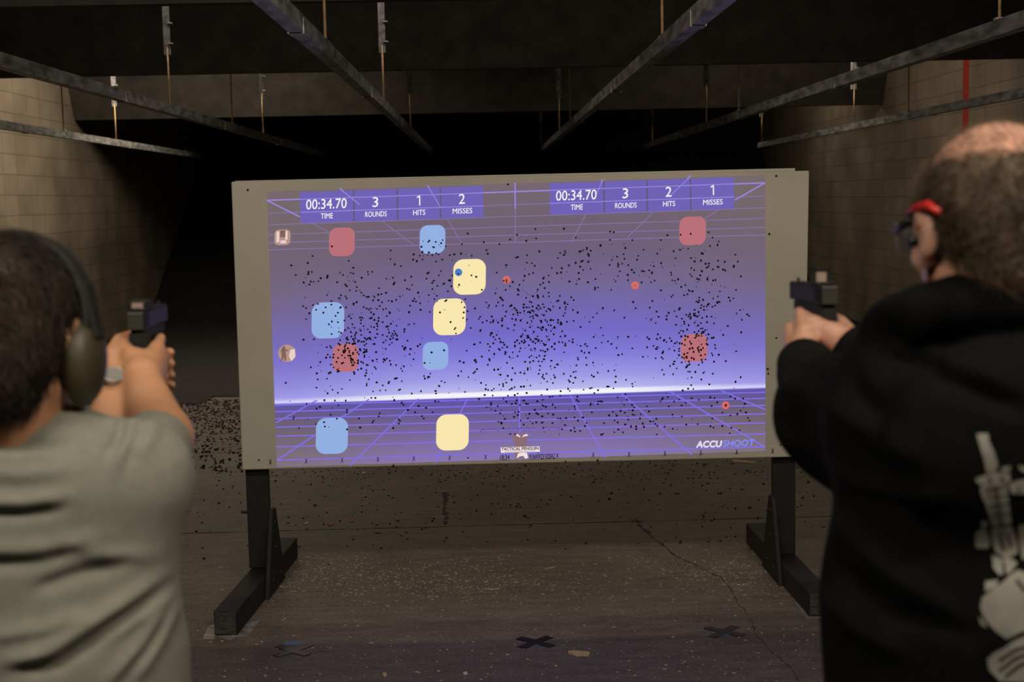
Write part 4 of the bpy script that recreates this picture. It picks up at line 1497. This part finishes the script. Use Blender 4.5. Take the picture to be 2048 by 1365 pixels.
    for k in range(n):
        a = 2 * math.pi * k / n
        mb.box((-0.004, -0.0022, -0.010), (0.004, 0.0022, 0.010), 0.001, mtx=T @ Matrix.Rotation(a, 4, 'Z') @ Matrix.Translation((0, rr, 0)))
    tag(mb.build('bracelet', M['silver'], wt), kind='stuff')
    # the case faces the back of the wrist, towards the camera side
    vv = (Vector(EYE) - Vector(w0)); vl = (q.to_3x3().transposed() @ vv); a = math.atan2(vl.y, vl.x)
    T2 = T @ Matrix.Rotation(a + 0.1, 4, 'Z') @ Matrix.Translation((rr + 0.004, 0, 0)) @ Matrix.Rotation(R(90), 4, 'Y')
    mb = MB().tube([(0, 0, -0.005), (0, 0, 0.005)], 0.018, 24)
    cs = mb.build('case', M['silver'], wt, mtx=T2)
    MB().tube([(0, 0, 0.005), (0, 0, 0.0058)], 0.0145, 24).build('dial', M['dial'], cs, mtx=T2)
    pistol(tuple(GL), R(-1), 0, 'black pistol with a low closed optic held out by the left person', False)


# ================================================================== shooter on the right
def person_right():
    by = 1.60
    hc = V3(at(1984, 466, 1.57))
    cx = at(2015, 700, by).x
    nz = at(1960, 610, by).z
    root = empty('person', (cx, by, 0), 'balding person seen from behind in a black hooded sweatshirt with pale back print', 'person')
    H = Frame(hc, yaw=R(-10), pitch=R(-6))
    rot = np.array(H.r)
    GR = V3(at(1655, 622, 2.16))
    G_ = Frame(GR, yaw=R(-3), pitch=R(-1))
    shl = V3(at(1822, 790, 1.63)); shr = np.array([2 * cx - shl[0] + 0.02, shl[1], shl[2]])
    el = V3(at(1668, 826, 1.87)); er = np.array([cx + 0.06, 1.93, shl[2] - 0.10])
    zh = 0.98
    f = Field((cx - 0.40, 1.36, 0.03), (cx + 0.38, 2.36, 1.82), 0.0048)
    head_prims(f, H)
    nb = np.array([cx - 0.02, by, nz - 0.02])
    f.cone(H(0, -0.035, -0.035), nb, 0.060, 0.075, 0.02)
    f.cone((cx, by + 0.02, nz - 0.20), (cx, by + 0.03, zh), 0.13, 0.14, 0.03, (1, 0.68, 1))
    for s in (shl, shr):
        f.cone(nb - [0, 0, 0.05], s, 0.055, 0.055, 0.03)
    f.cone(shl, el, 0.052, 0.044, 0.02); f.cone(shr, er, 0.052, 0.044, 0.02)
    wr, wl = grip_hands(f, G_, er, el)
    fl, fr = (cx - 0.16, by + 0.12), (cx + 0.16, by - 0.06)
    fp = Field((cx - 0.36, 1.3, 0.04), (cx + 0.36, 2.1, 1.10), 0.009)
    legs(fp, f, (cx, by + 0.02), fl, fr, zh, 0.09)
    fp.cone((cx, by + 0.02, 0.92), (cx, by + 0.02, 1.02), 0.165, 0.16, 0.04, (1, 0.74, 1))
    body = grown('body', f, M['skin_b'], root, 2)
    grown('trousers', fp, M['trouser'], root, 2)
    shoes(root, fl, fr)
    # hooded sweatshirt
    fs = Field((cx - 0.42, 1.3, 0.80), (cx + 0.42, 2.3, 1.66), 0.0055)
    def Z(py, y=1.52): return at(1850, py, y).z
    xs = lambda px, y=1.86: at(px, 900, y).x
    fs.ell((cx, by - 0.01, Z(850)), (0.19, 0.115, 0.115), 0.04)
    for a, b, ra, rb in (((cx, by + 0.02, Z(985)), (cx, by + 0.02, Z(1130)), 0.186, 0.184),
                         ((cx, by + 0.02, Z(1130)), (cx, by + 0.02, Z(1250)), 0.184, 0.200), ((cx, by + 0.02, Z(1250)), (cx, by + 0.02, Z(1460)), 0.200, 0.206)):
        fs.cone(a, b, ra, rb, 0.03, (1, 0.68, 1))
    for s in (shl, shr):
        fs.cone((cx, by + 0.01, nz - 0.115), s + [0, 0, 0.0], 0.075, 0.072, 0.05)
    fs.cone(shl, el, 0.078, 0.074, 0.05)
    fs.cone(shl + [0.0, 0, -0.05], el + [0.03, -0.03, -0.06], 0.075, 0.055, 0.06)
    cu = wl + (el - wl) * 0.20
    fs.cone(el, cu, 0.072, 0.046, 0.04)
    fs.cone(shr, er, 0.088, 0.07, 0.04)
    cr_ = wr + (er - wr) * 0.12
    fs.cone(er, cr_, 0.07, 0.043, 0.03)
    # bunched hood lying on shoulders and back of the neck
    hx = cx - 0.02
    N3 = 18
    ring = []
    for k in range(N3):
        a = 2 * math.pi * k / N3
        ring.append(np.array([hx + 0.120 * math.cos(a), by + 0.005 + 0.095 * math.sin(a), nz - 0.020 - 0.034 * math.sin(a)]))
    for k in range(N3):
        a = 2 * math.pi * k / N3
        rr = 0.022 + 0.008 * max(0, -math.sin(a))
        fs.cone(ring[k], ring[(k + 1) % N3], rr, rr, 0.02)
    fs.ell((hx, by - 0.095, nz - 0.14), (0.145, 0.055, 0.11), 0.03)
    P2 = lambda *q: [(at(x, y, 1.46).x, at(x, y, 1.46).z) for x, y in q]
    lines = [
        (P2((1800, 640), (1900, 760), (2060, 830)), 0.012, -0.012), (P2((1840, 660), (1930, 740), (2060, 790)), 0.014, 0.008), (P2((1690, 990), (1800, 1010), (1920, 1000)), 0.014, 0.008),
        (P2((1700, 1060), (1760, 1130), (1830, 1190), (1950, 1250)), 0.014, 0.010), (P2((1690, 1130), (1740, 1200), (1820, 1260), (1960, 1290)), 0.012, -0.010), (P2((1690, 1250), (1760, 1310), (1850, 1350)), 0.014, 0.009),
        (P2((1620, 900), (1660, 860), (1700, 880)), 0.012, 0.009), (P2((1600, 760), (1640, 800), (1700, 790)), 0.014, 0.010), (P2((1620, 700), (1680, 710), (1740, 690)), 0.012, 0.009), (P2((1700, 850), (1780, 880), (1850, 940)), 0.016, 0.010),
        (P2((1740, 720), (1760, 800), (1800, 880)), 0.014, -0.009),
    ]
    hood = grown('hooded_sweatshirt', fs, M['hoodie'], root, 3, disp=lambda P, N_: fold(P, N_, lines) + 0.004 * bumps(P, 20, 13) + 0.002 * bumps(P, 60, 14))
    # ribbed cuffs
    for wv, ev, c0 in ((wl, el, cu), (wr, er, cr_)):
        d = (ev - wv) / np.linalg.norm(ev - wv)
        mb = MB()
        mb.tube([c0 - d * 0.045, c0 - d * 0.043, c0 - d * 0.01, c0 + d * 0.03], [0.036, 0.0405, 0.043, 0.046], 24, cap=False)
        mb.build('cuff', M['hoodie'], root, smooth=True)
    # pale print on the back, laid on the cloth
    me = hood.data
    off = hood.parent.location
    bv = BVHTree.FromPolygons([v.co + off for v in me.vertices], [tuple(p.vertices) for p in me.polygons])

    def lay(name, polys, mat, lift):
        mb = MB()
        for pts in polys:
            # fill the outline with small cells so that it follows the folds
            tmp = bmesh.new()
            vs = [tmp.verts.new((x, y, 0)) for x, y in pts]
            tmp.faces.new(vs)
            bmesh.ops.triangulate(tmp, faces=tmp.faces[:])
            for _ in range(5):
                lg = [e for e in tmp.edges if e.calc_length() > 9]
                if not lg: break
                bmesh.ops.subdivide_edges(tmp, edges=lg, cuts=1)
                bmesh.ops.triangulate(tmp, faces=tmp.faces[:])
            mapv = {}
            for fc in tmp.faces:
                vv = []
                for v in fc.verts:
                    if v.index not in mapv or v.index < 0:
                        pass
                    key = (round(v.co.x, 3), round(v.co.y, 3))
                    if key not in mapv:
                        d = ray(v.co.x, v.co.y)
                        hit, nn, _, _ = bv.ray_cast(EYE, d)
                        mapv[key] = mb.bm.verts.new(hit + nn * lift) if hit is not None else None
                    vv.append(mapv[key])
                if None not in vv and len(set(vv)) == 3:
                    try:
                        mb.bm.faces.new(vv)
                    except ValueError:
                        pass
            tmp.free()
        return mb.build(name, mat, hood)
    white = [
        [(1953, 868), (1975, 867), (1978, 885), (1988, 905), (1995, 930), (1990, 942), (1972, 944), (1968, 920), (1960, 895)],
        [(1950, 957), (1968, 950), (1985, 943), (2018, 947), (2020, 962), (1998, 968), (1975, 972), (1955, 966)],
        [(1960, 972), (2012, 966), (2016, 1000), (2022, 1045), (1985, 1052), (1972, 1010), (1962, 990)],
        [(2016, 968), (2030, 962), (2048, 958), (2060, 958), (2060, 985), (2040, 988), (2022, 986)],
        [(2002, 935), (2020, 932), (2018, 942), (2003, 943)], [(2036, 930), (2060, 938), (2060, 950), (2040, 940)],
        [(1951, 1065), (1962, 1056), (1974, 1060), (1980, 1085), (1975, 1096), (1952, 1095)],
        [(1962, 1041), (1974, 1042), (1974, 1056), (1964, 1054)],
        [(1982, 1056), (2022, 1050), (2032, 1075), (2035, 1105), (2012, 1118), (1992, 1105), (1984, 1085)],
        [(1984, 1110), (2002, 1118), (2022, 1116), (2034, 1126), (2020, 1146), (1998, 1150), (1986, 1136)],
        [(2036, 1050), (2060, 1046), (2060, 1110), (2044, 1120), (2038, 1085)],
        [(1970, 1163), (1996, 1160), (1992, 1175), (1970, 1184)],
        [(2020, 1150), (2035, 1140), (2060, 1148), (2060, 1258), (2038, 1266), (2012, 1278), (1990, 1262), (1968, 1238), (1960, 1215), (1964, 1195), (1985, 1180), (2004, 1165)],
        [(1956, 1233), (1966, 1242), (1974, 1256), (1962, 1250)],
        [(2026, 1282), (2060, 1268), (2060, 1365), (2000, 1362), (1978, 1340), (1974, 1318), (1990, 1304), (2008, 1296)],
    ]
    ink = [
        [(1968, 975), (2010, 970), (2010, 973), (1969, 979)], [(1970, 990), (2014, 986), (2014, 989), (1971, 993)], [(1976, 1008), (2016, 1002), (2016, 1006), (1977, 1012)],
        [(1980, 1026), (2018, 1020), (2018, 1024), (1981, 1030)], [(1988, 968), (1992, 968), (2002, 1050), (1998, 1050)], [(1974, 952), (1978, 951), (1984, 966), (1980, 967)], [(2002, 950), (2006, 950), (2006, 962), (2002, 963)],
        [(1996, 1062), (2000, 1060), (2008, 1098), (2003, 1100)], [(2012, 1066), (2015, 1064), (2022, 1090), (2018, 1094)], [(2004, 1120), (2007, 1120), (2010, 1146), (2006, 1147)],
        [(2030, 1160), (2034, 1158), (2048, 1176), (2060, 1180), (2060, 1184), (2046, 1180)], [(2034, 972), (2037, 971), (2038, 986), (2035, 986)],
        [(1996, 1318), (2030, 1296), (2060, 1288), (2060, 1292), (2031, 1300), (1998, 1322)], [(1996, 1338), (2030, 1312), (2060, 1302), (2060, 1306), (2032, 1316), (1999, 1341)], [(2008, 1350), (2034, 1328), (2060, 1318), (2060, 1322), (2036, 1332), (2011, 1353)],
    ]
    lay('back_print', white, M['print'], 0.0018)['label'] = 'pale cracked drawing printed on the back'
    tag(lay('print_outline', ink, M['hoodie'], 0.0032), kind='stuff')
    # hair: thin on top, thicker around the sides
    fh = Field(hc - 0.17, hc + 0.17, 0.0045)
    fh.ell(H(0, -0.018, 0.030), (0.0835, 0.101, 0.086), 0.01, rot)
    fh.ell(H(0, -0.055, 0.0), (0.074, 0.056, 0.068), 0.02, rot)
    fh.cone(H(-0.03, -0.07, -0.045), H(0.03, -0.07, -0.045), 0.020, 0.020, 0.02)
    fh.ell(H(0, 0.09, -0.04), (0.11, 0.082, 0.12), 0.006, rot, cut=True)
    fh.ell(H(0, -0.018, 0.134), (0.086, 0.108, 0.080), 0.016, rot, cut=True)
    for s in (-1, 1):
        fh.ell(H(s * 0.092, 0.0, -0.005), (0.024, 0.026, 0.038), 0.006, rot, cut=True)
    hd = lambda P, N_: 0.003 * bumps(P, 110, 15) + 0.002 * bumps(P, 220, 18)
    ho = grown('hair', fh, M['hair_grey'], root, 1, disp=hd)
    P, F = fh.mesh(); Nn = vnormals(P, F)
    loc = (P - hc) @ rot
    mk = (Nn * (P - hc)).sum(1) > 0.03
    flow = lambda p: np.array([0.4 * math.sin(p[2] * 70 + p[0] * 40), 0.25, -1.0])
    strands('side_hair', P[mk], Nn[mk], flow, 5200, 0.026, 0.00075, M['hair_grey'], ho, 14, 0.55, 0.5)
    # wisps over the bald crown
    fc = Field(hc - 0.17, hc + 0.17, 0.006)
    fc.ell(H(0, -0.012, 0.034), (0.077, 0.098, 0.088), 0.0, rot)
    P, F = fc.mesh(); Nn = vnormals(P, F)
    loc = (P - hc) @ rot
    mk = (loc[:, 2] > 0.062) & (loc[:, 1] < 0.06)
    strands('crown_wisps', P[mk], Nn[mk], lambda p: np.array([-0.5, 0.9, 0.0]), 600, 0.022, 0.00045, M['hair_grey'], ho, 24, 0.7, 0.9)
    mk = (loc[:, 2] > 0.030) & (loc[:, 2] < 0.084) & (loc[:, 1] < 0.05)
    strands('hairline_fringe', P[mk], Nn[mk], lambda p: np.array([0.3 * math.sin(p[0] * 90), 0.3, -1.0]), 1500, 0.022, 0.0006, M['hair_grey'], ho, 34, 0.6, 0.55)
    # beard along the jaw
    fb = Field(hc - 0.18, hc + 0.18, 0.0045)
    fb.cone(H(-0.03, 0.062, -0.09), H(0.03, 0.062, -0.09), 0.030, 0.030, 0.02)
    for s in (-1, 1):
        fb.cone(H(s * 0.066, 0.014, -0.035), H(s * 0.052, 0.03, -0.075), 0.008, 0.018, 0.015)
        fb.cone(H(s * 0.052, 0.03, -0.075), H(s * 0.028, 0.062, -0.092), 0.018, 0.025, 0.015)
    fb.ell(H(0, 0.092, -0.058), (0.024, 0.014, 0.008), 0.004, rot, cut=True)
    grown('beard', fb, M['beard'], root, 1, disp=lambda P, N_: 0.002 * bumps(P, 200, 30))
    # safety glasses
    gl = empty('safety_glasses', tuple(H(0, 0.09, 0)), 'clear safety glasses with red and black temples worn by the right person', 'glasses')
    for s in (-1, 1):
        tm = MB()
        tm.tube([H(s * 0.068, 0.098, 0.012), H(s * 0.080, 0.060, 0.014), H(s * 0.0865, 0.02, 0.018)], [0.0045, 0.005, 0.006], 8)
        tm.build('temple', M['earplug'], gl, smooth=True)
        tm = MB()
        tm.tube([H(s * 0.0900, 0.024, 0.026), H(s * 0.0925, -0.005, 0.030), H(s * 0.0925, -0.030, 0.030), H(s * 0.089, -0.048, 0.020)], [0.0035, 0.0045, 0.0055, 0.004], 8)
        q = tm.build('temple_tip', M['red_plastic'], gl, smooth=True); q['label'] = 'red temple tip'
        mb = MB()
        pr = None
        for k in range(9):
            t = k / 8
            x = s * (0.010 + 0.062 * t); y = 0.118 - 0.026 * t * t
            row = [mb.bm.verts.new(Vector(H(x, y, z))) for z in (0.022, 0.0, -0.024 + 0.008 * t)]
            if pr:
                for e in range(2):
                    mb.bm.faces.new((pr[e], pr[e + 1], row[e + 1], row[e]))
            pr = row
        lo = mb.build('lens', M['clear'], gl, smooth=True)
        sd = lo.modifiers.new('thick', 'SOLIDIFY'); sd.thickness = 0.002
    MB().tube([H(-0.012, 0.119, 0.014), H(0, 0.122, 0.016), H(0.012, 0.119, 0.014)], 0.003, 8).build('bridge', M['earplug'], gl)
    for s in (-1, 1):
        tag(MB().tube([H(s * 0.080, 0.008, -0.006), H(s * 0.097, 0.010, -0.006)], [0.006, 0.0075], 12).build('earplug', M['earplug'], None, smooth=True),
            'black earplug in the %s ear of the balding person' % ('left' if s < 0 else 'right'), 'earplug')
    pistol(tuple(GR), R(-3), R(-1), 'black pistol with a square optic held by the person in the black hooded sweatshirt')


person_left()
person_right()
